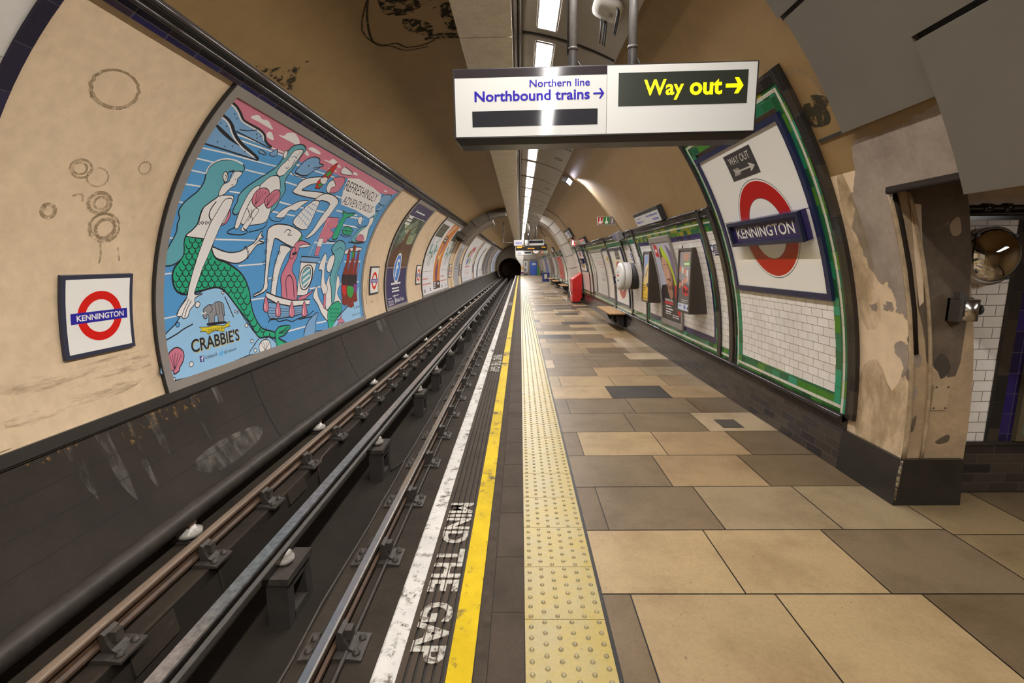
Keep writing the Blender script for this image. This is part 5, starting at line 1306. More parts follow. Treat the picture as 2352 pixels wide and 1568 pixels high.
a.disc(1.05, 1.06, .37, .43, WHITEM); a.disc(1.05, 1.06, .32, .38, mat('print_badge_blue', (.05, .22, .60), .35)); a.stroke([(.95, .86), (1.0, 1.28), (1.2, 1.26)], .10, WHITEM); a.stroke([(.98, 1.08), (1.15, 1.08)], .09, WHITEM); a.disc(.95, .84, .055, .05, WHITEM); a.disc(1.08, .86, .03, .03, INK)
a.lines(.38, 1.72, .585, 1, .1, .055, WHITEM, 8, 'c')
for i, v in enumerate((.46, .375)): a.lines(.55, 1.45, v, 1, .1, .04, WHITEM, 9+i, 'c')
a.lines(.6, 1.35, .255, 1, .1, .025, WHITEM, 12, 'c')
for i in range(4): u = .17+i*.13; a.stroke([(u, -.06+.10), (u+.09, .04), (u+.09, .15), (u, .15)], .018, WHITEM, True)
a.lines(.15, .65, .21, 1, .1, .018, WHITEM, 14); a.text('blinkbox Movies', .92, .07, 1.82, .19, WHITEM, .0); a.stroke([(.86, .05), (.86, .30)], .05, WHITEM)
a.build('printed_sheet', t)
# orange striped triple poster
t = poster_frame(16.95, 23.05, 'wide white poster with a diagonal orange panel between two white sheets', w=.10)
W_P = 5.9; a = Art(WLf(17.05, 11.33, .023)); WP = mat('print_cool_white', (.68, .67, .68), .35); a.rect(0, 0, W_P, 2.98, WP)
ORG = mat('print_orange', (.62, .20, .035), .35); DG = mat('print_dark_slate', (.06, .065, .055), .35); GNS = mat('print_sage', (.09, .30, .24), .35)
a.rect(2.15, .42, 3.75, 2.98, ORG)
for u0 in (.1, 3.95):
    a.rect(u0+.05, 2.25, u0+1.55, 2.80, DG); a.lines(u0+.3, u0+1.2, 2.62, 3, .14, .05, mat('print_slate_green', (.12, .16, .12), .4), 3)
    rnd = random.Random(7)
    for i in range(26):
        u, v = u0+rnd.uniform(0, 1.8), rnd.uniform(.95, 2.15); w = rnd.uniform(.08, .3); h = rnd.uniform(.1, .5)
        a.stroke([(u, v), (min(u0+1.85, u+w), v+h*.4), (min(u0+1.85, u+w*.5), v+h)], rnd.uniform(.02, .07), rnd.choice([GNS, DG, mat('print_ash', (.30, .32, .31), .4), INK]))
    for uu, ltr in ((.35, 'L'), (1.1, 'A')): a.text(ltr, u0+uu, 1.55, u0+uu+.5, 1.95, GNS, .05)
    a.rect(u0-.05, .86, u0+1.85, .872, INK)
    a.lines(u0, u0+1.1, .56, 1, .1, .05, mat('print_rust_red', (.55, .12, .08), .4), 5); a.lines(u0, u0+1.7, .36, 1, .1, .05, mat('print_rust_red', (.55, .12, .08), .4), 6)
    for uu in (.1, 1.2): a.lines(u0+uu, u0+uu+.4, .15, 2, .07, .045, DG, 8)
PUR = mat('print_violet', (.13, .04, .10), .35); YEL = mat('print_sunset', (.75, .50, .18), .35)
a.poly([(2.6, 1.35), (2.75, 1.9), (3.1, 2.0), (3.2, 1.4), (2.9, 1.15)], YEL, True); a.poly([(2.7, 1.5), (2.9, 2.2), (3.2, 2.4), (3.1, 1.7)], mat('print_mauve', (.35, .13, .18), .35), True)
a.poly([(2.7, .45), (2.55, .75), (2.6, 1.0), (2.7, 1.2), (2.55, 1.35), (2.75, 1.3), (2.95, 1.42), (2.95, 1.2), (3.1, .9), (3.0, .45)], PUR, True)
a.rect(2.35, 2.05, 3.0, 2.4, DG); a.lines(2.45, 2.9, 2.28, 2, .13, .06, WP, 3); a.text('VISIT', 2.9, 2.5, 3.1, 2.85, ORG, 0); a.poly([(2.4, 2.5), (2.7, 2.85), (3.0, 2.95), (2.8, 2.7), (2.5, 2.45)], WP, True)
a.rect(2.15, .10, 3.75, .42, mat('print_brown_black', (.05, .025, .022), .35)); a.lines(2.25, 2.8, .33, 3, .09, .05, WP, 2); a.lines(3.1, 3.6, .25, 1, .1, .09, WP, 3); a.rect(2.15, 0, 3.75, .10, WP)
a.build('printed_sheet', t)
# silver narrow poster, flags poster and the row beyond
t = poster_frame(24.95, 27.1, 'narrow silver grey poster with upright dark lettering', s0=8.75, w=.06)
a = Art(WLf(25.01, 11.37, .023)); SV = mat('print_silver', (.34, .34, .35), .35); a.rect(0, 0, 2.03, 2.56, SV); a.rect(0, .9, 2.03, .92, DKGREY)
for i in range(8): a.rect(.5, 1.05+i*.13, 1.4, 1.12+i*.13, mat('print_iron', (.16, .16, .16), .4))
a.rect(.4, 2.1, 1.5, 2.3, mat('print_pale_silver', (.55, .55, .56), .4)); a.rect(.6, 2.15, .9, 2.25, TFLBLUE); a.build('printed_sheet', t)
t = poster_frame(28.4, 34.9, 'wide white poster with bunched red and green flags', w=.12)
a = Art(WLf(28.52, 11.31, .023)); W_P = 6.2; a.rect(0, 0, W_P, 2.94, WP)
for pts, c in (([(2.2, 1.6), (2.9, 2.2), (3.6, 2.3), (3.9, 1.9), (3.0, 1.3)], (.52, .03, .04)), ([(1.6, 1.7), (2.3, 2.1), (2.2, 1.5)], (.10, .35, .04)), ([(2.0, 1.3), (3.2, 1.9), (3.4, 1.5), (2.4, 1.0)], (.08, .10, .30)), ([(3.3, 1.1), (3.9, 1.5), (4.2, 1.2)], (.10, .35, .04)), ([(3.8, 2.1), (4.6, 2.4), (4.4, 1.9)], (.40, .03, .05)), ([(2.5, 1.5), (3.4, 2.1), (3.6, 1.9), (2.7, 1.35)], (.6, .55, .55))): a.poly(pts, mat('print_flag_%d' % int(c[0]*100), c, .35), True)
RR = mat('print_rust_red', (.55, .12, .08), .4); a.lines(1.2, 4.6, .86, 1, .1, .09, RR, 3, 'c')
for i in range(3): a.lines(1.6+i*1.1, 2.3+i*1.1, .6, 3, .1, .035, RR, i)
a.lines(.3, 5.8, .22, 3, .07, .02, mat('print_ash', (.30, .32, .31), .4), 9); a.build('printed_sheet', t)
for y0, y1, c1, c2, lab in ((36.0, 43.5, (.66, .66, .67), (.10, .09, .09), 'white poster with a black upright stroke, third beyond the dark rib'), (44.6, 51.5, (.11, .105, .11), (.30, .30, .31), 'charcoal grey poster far along the track wall'), (53.0, 56.5, (.30, .27, .25), (.12, .11, .12), 'narrow grey brown poster far along the track wall'), (57.2, 66.0, (.55, .56, .60), (.12, .20, .42), 'pale blue and white poster nearest the far tunnel mouth')):
    t = poster_frame(y0, y1, lab, w=.12); a = Art(WLf(y0+.12, 11.31, .023)); w = y1-y0-.24; a.rect(0, 0, w, 2.94, mat('print_far_%d' % int(y0), c1, .4)); q = mat('print_far_b%d' % int(y0), c2, .4)
    a.poly([(w*.25, .05), (w*.42, .05), (w*.55, 1.6), (w*.75, 2.5), (w*.6, 2.4), (w*.4, 1.4)], q, True); a.lines(w*.6, w*.95, .5, 4, .12, .05, q, 2); a.build('printed_sheet', t)
# ================================================================== RIGHT WALL
def roundel_panel(y0, y1, s0, s1, ring, board, plate, label, seam=None):
    """enamel sheet in a blue frame with ring, raised name board and exit plate"""
    t = thing('station_name_sign', label, 'station sign', P3((y0+y1)/2, s0, 0))
    m = MB(); w = .055
    m.patch(y0, y0+w, s0, s1, .02, .055); m.patch(y1-w, y1, s0, s1, .02, .055); m.patch(y0+w, y1-w, s0, s0+w, .02, .055); m.patch(y0+w, y1-w, s1-w, s1, .02, .055)
    m.build('frame', BLUEF, t)
    m = MB(); m.patch(y0+w, y1-w, s0+w, s1-w, .022, .040); m.build('enamel_sheet', mat('wavy_enamel', (.76, .73, .67), .10, coat=.4, bmp=.06, scale=2.4), t)
    f = WRf(y1, s0, .0405); cy, cs, r = ring
    a = Art(f); u, v = y1-cy, cs-s0
    a.ring(u, v, r+.022, r+.016, INK); a.ring(u, v, r, r*.645, RINGRED); a.ring(u, v, r*.645, r*.645-.005, INK)
    if seam: a.rect(w, seam-s0, y1-y0-w, seam-s0+.006, DKGREY)
    a.build('ring', t)
    by0, by1, bs0, bs1 = board; sc = (bs0+bs1)/2; fr = RBf((by0+by1)/2, sc, .04); W, Hh = (by1-by0)/2, (bs1-bs0)/2
    m = MB(); m.fbox(fr, -W, W, -Hh, Hh, 0, .055); b_ = m.build('name_board', BOARDBLUE, t)
    m = MB(); q = .035
    for a0, a1, c0, c1 in ((-W, W, Hh-q, Hh), (-W, W, -Hh, -Hh+q), (-W, -W+q, -Hh+q, Hh-q), (W-q, W, -Hh+q, Hh-q)): m.fbox(fr, a0, a1, c0, c1, .05, .085)
    m.build('moulding', mat('board_moulding', (.014, .016, .045), .3), b_)
    a = Art(lambda u, v, n=0.0: fr(u, v, .0555+n), False); a.text('KENNINGTON', -W*.80, -Hh*.42, W*.80, Hh*.42, mat('letter_cream', (.70, .68, .58), .35), .012); a.build('lettering', b_)
    py0, py1, ps0, ps1 = plate
    a = Art(WRf(py1, ps0, .0415)); w_, h_ = py1-py0, ps1-ps0; LC = mat('plate_letter', (.45, .42, .36), .4)
    a.rect(0, 0, w_, h_, DKGREY); a.text('WAY OUT', w_*.13, h_*.58, w_*.88, h_*.86, LC, .01)
    a.rect(w_*.20, h_*.27, w_*.78, h_*.33, LC); a.poly([(w_*.72, h_*.46), (w_*.80, h_*.42), (w_*.92, h_*.30), (w_*.76, h_*.30)], LC); a.poly([(w_*.72, h_*.14), (w_*.80, h_*.18), (w_*.92, h_*.30), (w_*.76, h_*.30)], LC)
    for i in range(5): a.stroke([(w_*(.20+.045*i), h_*.30), (w_*(.155+.045*i), h_*.43)], .012, LC); a.stroke([(w_*(.20+.045*i), h_*.30), (w_*(.155+.045*i), h_*.17)], .012, LC)
    a.build('exit_plate', t, label='small dark exit arrow plate'); return t
roundel_panel(3.84, 5.55, 1.42, 3.0, (4.625, 2.08, .475), (3.96, 5.27, 1.945, 2.205), (4.41, 4.94, 2.61, 2.88), 'huge red ring station sign with blue name board on the nearest green bordered bay', 2.20)
roundel_panel(11.25, 12.85, .62, 2.12, (12.02, 1.28, .48), (11.48, 12.62, 1.14, 1.40), (11.65, 12.12, 1.82, 2.06), 'farther red ring station sign partly hidden by the round white help point')
roundel_panel(17.95, 19.65, 1.36, 2.26, (18.8, 1.80, .36), (18.2, 19.4, 1.70, 1.90), (18.6, 19.0, 2.19, 2.22), 'distant red ring station sign beside the red fire cabinet')

def flat_sign(name, label, cat, y0, y1, s0, s1, draw, ins=.03, th=.012):
    m_ = MB(); m_.patch(y0, y1, s0, s1, .02, ins); t = m_.build(name, mat('sign_backing', (.55, .54, .5), .4)); tag(t, label, cat)
    a = Art(WRf(y1, s0, ins+.001)); draw(a, y1-y0, s1-s0); a.build('printed_face', t); return t
def d_narrow(a, w, h):
    NB = mat('print_sign_navy', (.03, .035, .10), .35); a.rect(w*.38, 0, w, h, NB); a.rect(0, 0, w*.38, h, WHITEM); a.ring(w*.18, h*.62, .055, .035, NB); a.stroke([(w*.25, h*.5), (w*.33, h*.38)], .02, NB)
    a.lines(w*.44, w*.95, h*.80, 3, h*.17, h*.07, WHITEM, 3); a.lines(w*.44, w*.9, h*.28, 2, h*.14, h*.05, WHITEM, 5); a.rect(w*.08, h*.08, w*.28, h*.18, NB)
flat_sign('help_sign', 'small navy and white notice high on the narrow white tiled strip', 'sign', 5.86, 6.10, 1.83, 1.97, d_narrow)
def d_yellow(a, w, h): a.poly([(0, h*.3), (w*.5, 0), (w, h*.3), (w, h*.8), (w*.5, h), (0, h*.8)], mat('print_hazard', (.65, .42, .01), .4)); a.rect(w*.3, h*.3, w*.7, h*.7, INK)
flat_sign('warning_sign', 'small yellow and black warning sign beside the white paper poster', 'sign', 13.30, 13.52, 1.74, 1.92, d_yellow)

# framed poster of a bearded man under a bright hood
def rframe(y0, y1, s0, s1, label, w=.07, mt_=None, th=.06):
    t = thing('poster_frame', label, 'poster', P3((y0+y1)/2, s0, 0)); m = MB(); mt_ = mt_ or FRAMEG
    m.patch(y0, y0+w*.7, s0, s1, .02, th); m.patch(y1-w*.7, y1, s0, s1, .02, th); m.patch(y0+w*.7, y1-w*.7, s0, s0+w, .02, th); m.patch(y0+w*.7, y1-w*.7, s1-w, s1, .02, th); m.build('frame', mt_, t)
    m = MB(); m.patch(y0+w*.7, y1-w*.7, s0+w, s1-w, .02, th-.015); m.build('backing', mat('poster_backing', (.5, .48, .45), .5), t); return t
t = rframe(7.55, 8.68, .62, 2.19, 'tall framed portrait poster of a moustached man under a lime green hood', .085)
a = Art(WRf(8.62, .705, .046)); W_P, H_P = 1.01, 1.40
def q(pts): return [(x/100*W_P, y/100*H_P) for x, y in pts]
PB = {k: mat('print_p_'+k, c, .38) for k, c in dict(bg=(.42, .42, .48), bk=(.028, .022, .022), skin=(.52, .29, .19), shade=(.36, .18, .11), lime=(.42, .55, .01), red=(.50, .012, .02), dp=(.16, .12, .20), hair=(.10, .05, .03), hood=(.20, .17, .05), pale=(.62, .38, .27)).items()}
a.rect(0, 0, W_P, H_P, PB['bg']); a.poly(q([(0, 0), (100, 0), (100, 52), (72, 48), (40, 46), (10, 44), (0, 36)]), PB['bk'])
a.poly(q([(72, 95), (88, 90), (100, 80), (100, 40), (88, 45), (82, 60), (80, 78)]), PB['dp'], True)
a.poly(q([(32, 86), (40, 92), (60, 86), (78, 72), (86, 58), (80, 45), (70, 45), (34, 60), (30, 72)]), PB['hair'], True)
a.poly(q([(36, 48), (34, 58), (32, 66), (34, 76), (44, 81), (58, 78), (68, 70), (72, 60), (70, 50), (60, 42), (50, 40), (42, 42)]), PB['skin'], True)
a.poly(q([(60, 76), (68, 70), (72, 60), (70, 50), (62, 43), (60, 52), (62, 62)]), PB['shade'], True)
a.poly(q([(40, 40), (44, 48), (60, 44), (66, 34), (54, 28), (44, 32)]), PB['shade'], True)
a.poly(q([(44, 92), (50, 95), (62, 88), (74, 77), (84, 62), (88, 48), (82, 44), (78, 56), (70, 68), (58, 78), (46, 82)]), PB['lime'], True)
a.poly(q([(82, 46), (90, 44), (100, 46), (100, 14), (84, 10), (78, 22), (76, 36)]), PB['red'], True)
a.poly(q([(40, 66), (46, 68), (50, 66), (46, 65)]), PB['pale']); a.disc(W_P*.46, H_P*.665, .018, .012, INK); a.poly(q([(56, 66), (62, 68), (66, 66), (61, 65)]), PB['pale']); a.disc(W_P*.61, H_P*.665, .018, .012, INK)
a.stroke(q([(39, 70), (46, 71.5), (51, 70)]), .014, PB['hair'], False, True); a.stroke(q([(55, 70), (62, 71.5), (68, 69)]), .014, PB['hair'], False, True)
a.poly(q([(50, 66), (52, 58), (48, 55), (54, 54), (58, 56), (55, 62)]), PB['pale'], True)
a.poly(q([(44, 52), (50, 54), (54, 53.5), (60, 53), (64, 50), (54, 51)]), PB['hair'], True); a.stroke(q([(48, 48.5), (54, 48), (60, 48.5)]), .014, PB['shade']); a.poly(q([(42, 46), (50, 44), (62, 45), (66, 50), (64, 42), (54, 39), (44, 41)]), mat('print_p_beard', (.20, .09, .05), .4), True)
a.poly(q([(8, 82), (8, 98), (28, 96), (28, 80)]), PB['red']); a.lines(W_P*.11, W_P*.26, H_P*.87, 1, .1, H_P*.04, WHITEM, 21)
a.text('CALLING ALL', W_P*.16, H_P*.245, W_P*.60, H_P*.275, WHITEM, .02); a.rect(W_P*.14, H_P*.205, W_P*.60, H_P*.238, PB['red']); a.lines(W_P*.2, W_P*.58, H_P*.17, 3, H_P*.035, H_P*.014, WHITEM, 3); a.rect(W_P*.76, H_P*.21, W_P*.90, H_P*.235, WHITEM); a.rect(W_P*.76, H_P*.15, W_P*.9, H_P*.17, WHITEM)
a.lines(W_P*.16, W_P*.5, H_P*.10, 2, H_P*.025, H_P*.009, WHITEM, 6); a.lines(W_P*.55, W_P*.95, H_P*.075, 2, H_P*.025, H_P*.009, WHITEM, 7)
a.build('printed_sheet', t)
# wedge shaped display cases, front glass upright, back following the tiles
def wedge(y0, y1, z0, z1, xf, label, draw):
    t = thing('display_case', label, 'poster case', (xf, (y0+y1)/2, z0)); BR = mat('case_brown', (.048, .036, .027), .4, var=.08, scale=3)
    m = MB(); N = 10; rows = []
    zs = [z0+(z1-z0)*i/N for i in range(N+1)]
    def wx(z):
        return C1[0]+math.sqrt(C1[2]**2-(z-C1[1])**2)-.012
    prof = [(xf, z0), (xf, z1)]+[(wx(z), z) for z in reversed(zs)]
    m.prism(prof, y0, y1); m.build('case', BR, t)
    m = MB(); fw = .035
    for a0, a1, c0, c1 in ((y0, y1, z1-fw, z1), (y0, y1, z0, z0+fw), (y0, y0+fw, z0+fw, z1-fw), (y1-fw, y1, z0+fw, z1-fw)): m.box(xf-.022, xf, a0, a1, c0, c1)
    m.build('door_frame', mat('case_frame', (.065, .052, .042), .35), t)
    a = Art(lambda u, v, n=0.0: Vector((xf-.004-n, y1-fw-u, z0+fw+v)), False); draw(a, y1-y0-2*fw, z1-z0-2*fw); a.build('printed_sheet', t)
    m = MB(); m.tube([(xf+.02, y1-.05, z1), (xf+.02, y1-.05, z1+.07)], .008, 0, 8); m.build('stay', IRON, t); return t
def d_bus(a, w, h):
    GR = mat('print_road', (.115, .105, .10), .35); a.rect(0, 0, w, h, mat('print_bus_grey', (.26, .245, .24), .3)); a.poly([(0, h*.18), (w, h*.18), (w, h*.42), (0, h*.52)], GR); a.rect(0, 0, w, h*.11, mat('print_pale_blue', (.52, .56, .62), .35)); a.rect(0, h*.11, w, h*.2, GR)
    RD = mat('print_bus_red', (.55, .03, .02), .35); OR = mat('print_bus_orange', (.60, .22, .10), .35)
    for i in range(4): a.rect(w*(.02+.20*i), h*(.64-.02*i), w*(.16+.20*i), h*(.74-.02*i), [OR, mat('print_bus_white', (.6, .58, .56), .35)][i % 2])
    for i in range(4): a.poly([(w*(.05+.2*i), h*(.36+.04*i)), (w*(.2+.2*i), h*(.38+.04*i)), (w*(.2+.2*i), h*(.47+.04*i)), (w*(.05+.2*i), h*(.45+.04*i))], [OR, mat('print_bus_pink', (.6, .35, .3), .35)][i % 2])
    a.poly([(w*.34, h*.30), (w*.62, h*.24), (w*.85, h*.27), (w*.85, h*.38), (w*.5, h*.43), (w*.36, h*.38)], RD); a.poly([(w*.42, h*.31), (w*.60, h*.27), (w*.60, h*.36), (w*.42, h*.38)], INK); a.poly([(w*.66, h*.29), (w*.82, h*.30), (w*.82, h*.35), (w*.66, h*.34)], INK)
    a.poly([(w*.38, h*.74), (w*.92, h*.75), (w*.92, h*.83), (w*.38, h*.81)], mat('print_bus_green', (.16, .35, .05), .35)); a.lines(w*.42, w*.9, h*.765, 1, .1, h*.03, WHITEM, 11); a.lines(w*.3, w*.8, h*.92, 3, h*.04, h*.025, OR, 5, 'c')
    a.lines(w*.3, w*.9, h*.165, 2, h*.03, h*.012, mat('print_ash2', (.5, .48, .46), .4), 2); a.ring(w*.60, h*.055, .035, .022, TFLBLUE); a.rect(w*.50, h*.048, w*.70, h*.062, TFLBLUE); a.lines(w*.08, w*.38, h*.06, 1, .1, h*.015, TFLBLUE, 3); a.poly([(w*.78, h*.03), (w*.95, h*.03), (w*.95, h*.08), (w*.85, h*.07)], INK)
def d_yel(a, w, h):
    YL = mat('print_amber', (.68, .42, .02), .35); a.rect(0, 0, w, h, mat('print_skyviolet', (.30, .29, .35), .3)); a.rect(0, 0, w, h*.36, YL); a.poly([(0, h*.36), (w*.1, h*.5), (w*.3, h*.56), (w*.35, h*.72), (w*.6, h*.76), (w*.75, h*.83), (w, h*.80), (w, h*.40), (w*.6, h*.3)], mat('print_straw', (.62, .46, .18), .35)); a.poly([(w*.35, h*.75), (w*.55, h*.76), (w*.6, h*.95), (w*.35, h*.9)], mat('print_sky', (.10, .25, .50), .35), True); a.poly([(w*.15, h*.45), (w*.5, h*.62), (w*.8, h*.70), (w*.5, h*.55)], mat('print_soot', (.10, .08, .10), .35), True)
    a.disc(w*.85, h*.33, w*.28, h*.045, DKGREY); a.lines(w*.05, w*.6, h*.30, 3, h*.05, h*.025, mat('print_bark', (.10, .06, .02), .4), 3); a.lines(w*.05, w*.9, h*.14, 3, h*.02, h*.005, mat('print_bark', (.10, .06, .02), .4), 4); a.lines(w*.05, w*.9, h*.03, 1, h*.02, h*.02, mat('print_bark', (.10, .06, .02), .4), 5)
wedge(6.60, 7.16, .985, 1.915, 2.392, 'wedge shaped brown display case with a grey red bus advert right of the portrait', d_bus)
wedge(8.80, 9.27, .96, 1.915, 2.408, 'wedge shaped brown display case with a yellow advert left of the portrait', d_yel)
# white paper poster beyond
t = rframe(13.98, 16.3, .66, 2.13, 'large white paper poster of small print with a dark torn stripe', .06)
a = Art(WRf(16.25, .72, .046)); a.rect(0, 0, 2.22, 1.35, mat('print_paper', (.56, .54, .50), .4))
a.poly([(.0, 1.35), (.12, 1.33), (.40, 1.0), (.50, .6), (.40, .35), (.42, .05), (.12, .02), (.2, .4), (.35, .7), (.2, 1.05)], DKGREY, True); PR_ = mat('print_faded', (.36, .34, .32), .4); RF = mat('print_faded_rose', (.48, .30, .27), .4)
a.lines(.7, 2.1, 1.25, 2, .1, .03, PR_, 1, 'r'); a.lines(.7, 2.1, 1.05, 3, .06, .03, RF, 2, 'r'); a.lines(1.4, 2.0, .84, 1, .1, .05, RF, 3, 'r'); a.lines(1.3, 2.1, .66, 3, .06, .03, PR_, 5, 'r'); a.lines(1.1, 2.1, .42, 1, .1, .09, PR_, 4, 'r'); a.lines(.8, 2.1, .30, 6, .045, .012, PR_, 6, 'r'); a.build('printed_sheet', t)
# red tall poster and others of the far bays
FARP = [(27.9, 31.2, (.50, .06, .04), 'tall red poster beyond the white rib', .65), (24.2, 25.6, (.45, .44, .42), 'pale grey poster just beyond the white rib', .65), (33.2, 34.4, (.5, .48, .45), 'narrow white poster beyond the tall red poster', .8), (36.0, 38.6, (.10, .06, .04), 'brown poster far along the platform wall', .7), (43.5, 46.5, (.06, .09, .28), 'dark blue poster far along the platform wall', .7), (50.0, 54.0, (.5, .44, .38), 'beige poster near the far end of the platform wall', .7)]
for y0, y1, c, lab, s0 in FARP:
    t = rframe(y0, y1, s0, 2.13, lab, .06); a = Art(WRf(y1-.05, s0+.06, .046)); w = y1-y0-.1; h = 2.13-s0-.12; a.rect(0, 0, w, h, mat('print_r%d' % int(y0), c, .4)); a.lines(w*.15, w*.7, h*.85, 5, h*.09, h*.03, mat('print_palepink', (.62, .42, .38), .4), int(y0)); a.lines(w*.15, w*.5, h*.1, 1, .1, h*.03, WHITEM, 2); a.build('printed_sheet', t)
# sloping wall signs on the vault
def vault_sign(y0, y1, s0, s1, label, lit=False, red=False):
    sc = (s0+s1)/2; fr = RBf((y0+y1)/2, sc, .0); W, Hh = (y1-y0)/2, (s1-s0)/2
    t = thing('wall_sign', label, 'sign', fr(0, 0))
    m = MB(); m.fbox(fr, -W, W, -Hh, Hh, .0, .085); m.build('housing', BLACKM, t)
    m = MB(); m.fbox(fr, -W+.02, W-.02, -Hh+.012, Hh*.55, .08, .088); m.build('face_panel', SW, t)
    a = Art(lambda u, v, n=0.0: fr(u, v, .0885+n), False)
    a.text('Northbound', W*.02, 0.0, W*.86, Hh*.36, SB, .02); a.text('trains', W*.42, -Hh*.62, W*.86, -Hh*.25, SB, .02); a.text('Northern line', -W*.88, Hh*.1, -W*.42, Hh*.3, SB, 0); a.text('Platform 1', -W*.88, -Hh*.5, -W*.25, -Hh*.15, SB, .02)
    if red: a.rect(-W*.2, Hh*.1, W*.5, Hh*.5, emis('red_reflection_glow', (1, .06, .03), .5))  # red reflection of the fire sign, put on as a glowing rectangle
    a.build('lettering', t); return t
vault_sign(7.42, 8.93, 2.445, 2.69, 'sloping black and white direction sign on the vault above the display cases')
vault_sign(15.95, 17.3, 2.42, 2.66, 'small sloping direction sign with a red reflection beside the lit fire sign', red=True)
vault_sign(18.5, 20.3, 2.82, 3.2, 'dark sloping sign high on the vault left of the lit fire sign')
vault_sign(30.5, 32.0, 2.5, 2.8, 'tiny distant sloping sign on the vault beyond the white rib')
# round white help point
t = thing('help_point', 'round white drum shaped help point standing off the tiled wall', 'help point', (2.64, 10.6, 1.40))
cx_, cy_, cz_ = 2.64, 10.55, 1.41; ax = (-.999, -.03, 0)
m = MB(); m.lathe([(.285, -.02), (.30, .12), (.28, .22)], (cx_, cy_, cz_), ax, 0, 40); m.build('mount', BLACKM, t)
m = MB(); m.lathe([(.26, .20), (.30, .24), (.305, .36), (.295, .37)], (cx_, cy_, cz_), ax, 0, 40); m.build('rear_shell', mat('help_white', (.62, .60, .57), .3), t)
m = MB(); m.lathe([(.285, .365), (.285, .375)], (cx_, cy_, cz_), ax, 0, 40); m.build('gasket', BLACKM, t)
m = MB(); m.lathe([(.305, .375), (.303, .415), (.285, .445), (.24, .458), (.0005, .465)], (cx_, cy_, cz_), ax, 0, 40); m.build('front_shell', mat('help_white', (.62, .60, .57), .3), t)
axv = Vector(ax).normalized(); eu = Vector((axv.y, -axv.x, 0)); fr = frame(Vector((cx_, cy_, cz_))+axv*.466, eu, (0, 0, 1), axv)
a = Art(lambda u, v, n=0.0: fr(u, v, n), False); a.text('Help Point', -.10, .06, .10, .10, INK, 0); a.lines(-.1, .1, .0, 1, .1, .035, RED, 2); a.lines(-.1, .1, -.1, 1, .1, .02, INK, 3); a.build('lettering', t)
def d_call(a, w, h): a.rect(0, 0, w, h*.62, TFLBLUE); a.lines(w*.2, w*.8, h*.5, 4, h*.13, h*.07, WHITEM, 3); a.rect(0, h*.62, w, h, WHITEM); a.disc(w*.5, h*.82, w*.22, h*.1, TFLBLUE)
flat_sign('help_sign', 'narrow blue and white notice above the round help point', 'sign', 10.30, 10.52, 1.78, 2.05, d_call)
# help sign on a bracket
t = thing('hanging_sign', 'red green and grey pictogram sign on a dark bracket below the floodlit vault', 'sign', (1.95, 10.3, 2.6))
yh = 10.9; u0, u1, z0, z1 = 1.755, 2.165, 2.555, 2.74
m = MB(); m.box(u0, u1+.02, yh, yh+.05, z0, z1); m.build('panel', mat('sign_rim', (.30, .28, .26), .4), t)
a = Art(lambda u, v, n=0.0: Vector((u0+u, yh-.002-n, z0+v)), False); w3 = (u1-u0-.03)/3; h3 = z1-z0-.03
for i, c in enumerate(((.45, .02, .02), (.01, .22, .03), (.16, .15, .15))): a.rect(.015+i*w3, .015, .015+(i+1)*w3-.006, .015+h3, mat('sign_part_%d' % i, c, .3))
for i in (0, 1):
    x = .015+w3*(i+.38 if i == 0 else i+.5); a.poly([(x-.028, .03), (x+.03, .03), (x+.036, .08), (x+.012, .085), (x+.010, .13), (x-.012, .13), (x-.012, .085), (x-.034, .07)], WHITEM, True); a.disc(x, .15, .012, .012, WHITEM)
for k in range(3): a.stroke([(.015+w3*.68+k*.012, .04+k*.03), (.015+w3*.86, .07+k*.035)], .012, WHITEM)
a.text('i', .015+w3*2.38, .035, .015+w3*2.58, .15, WHITEM, .04, .012); a.build('pictograms', t)
m = MB(); m.box(u1+.02, 2.30, yh+.01, yh+.04, z1-.05, z1-.02); m.box(u1+.02, 2.30, yh+.01, yh+.04, z0+.0, z0+.03); m.tube([(2.19, yh+.02, 2.82), (2.27, yh+.02, 2.5), (2.33, yh+.02, 2.36)], .02, 0, 8); m.build('bracket', IRON, t)
m = MB(); m.tube([P3(10.24, 2.34, .06), P3(10.28, 2.1, .05), P3(10.25, 1.98, .045)], .012, 0, 8); m.tube([P3(10.25, 1.98, .05), P3(10.25, 1.7, .045)], .010, 0, 8); tag(m.build('conduit', IRON), 'dark bent conduit running down the tiles to the help notice', 'pipe')
t = thing('loudspeaker_unit', 'small grey junction unit on the vault edge left of the bent conduit', 'unit', P3(10.6, 2.42, .05))
fr = RBf(10.74, 2.40, .02); m = MB(); m.fbox(fr, -.25, .25, -.10, .08, .03, .13); m.build('case', mat('unit_grey', (.22, .21, .22), .4), t); m = MB(); m.fbox(fr, -.27, -.10, -.06, .06, .10, .15); m.build('cover', mat('unit_blue', (.13, .14, .24), .35), t)
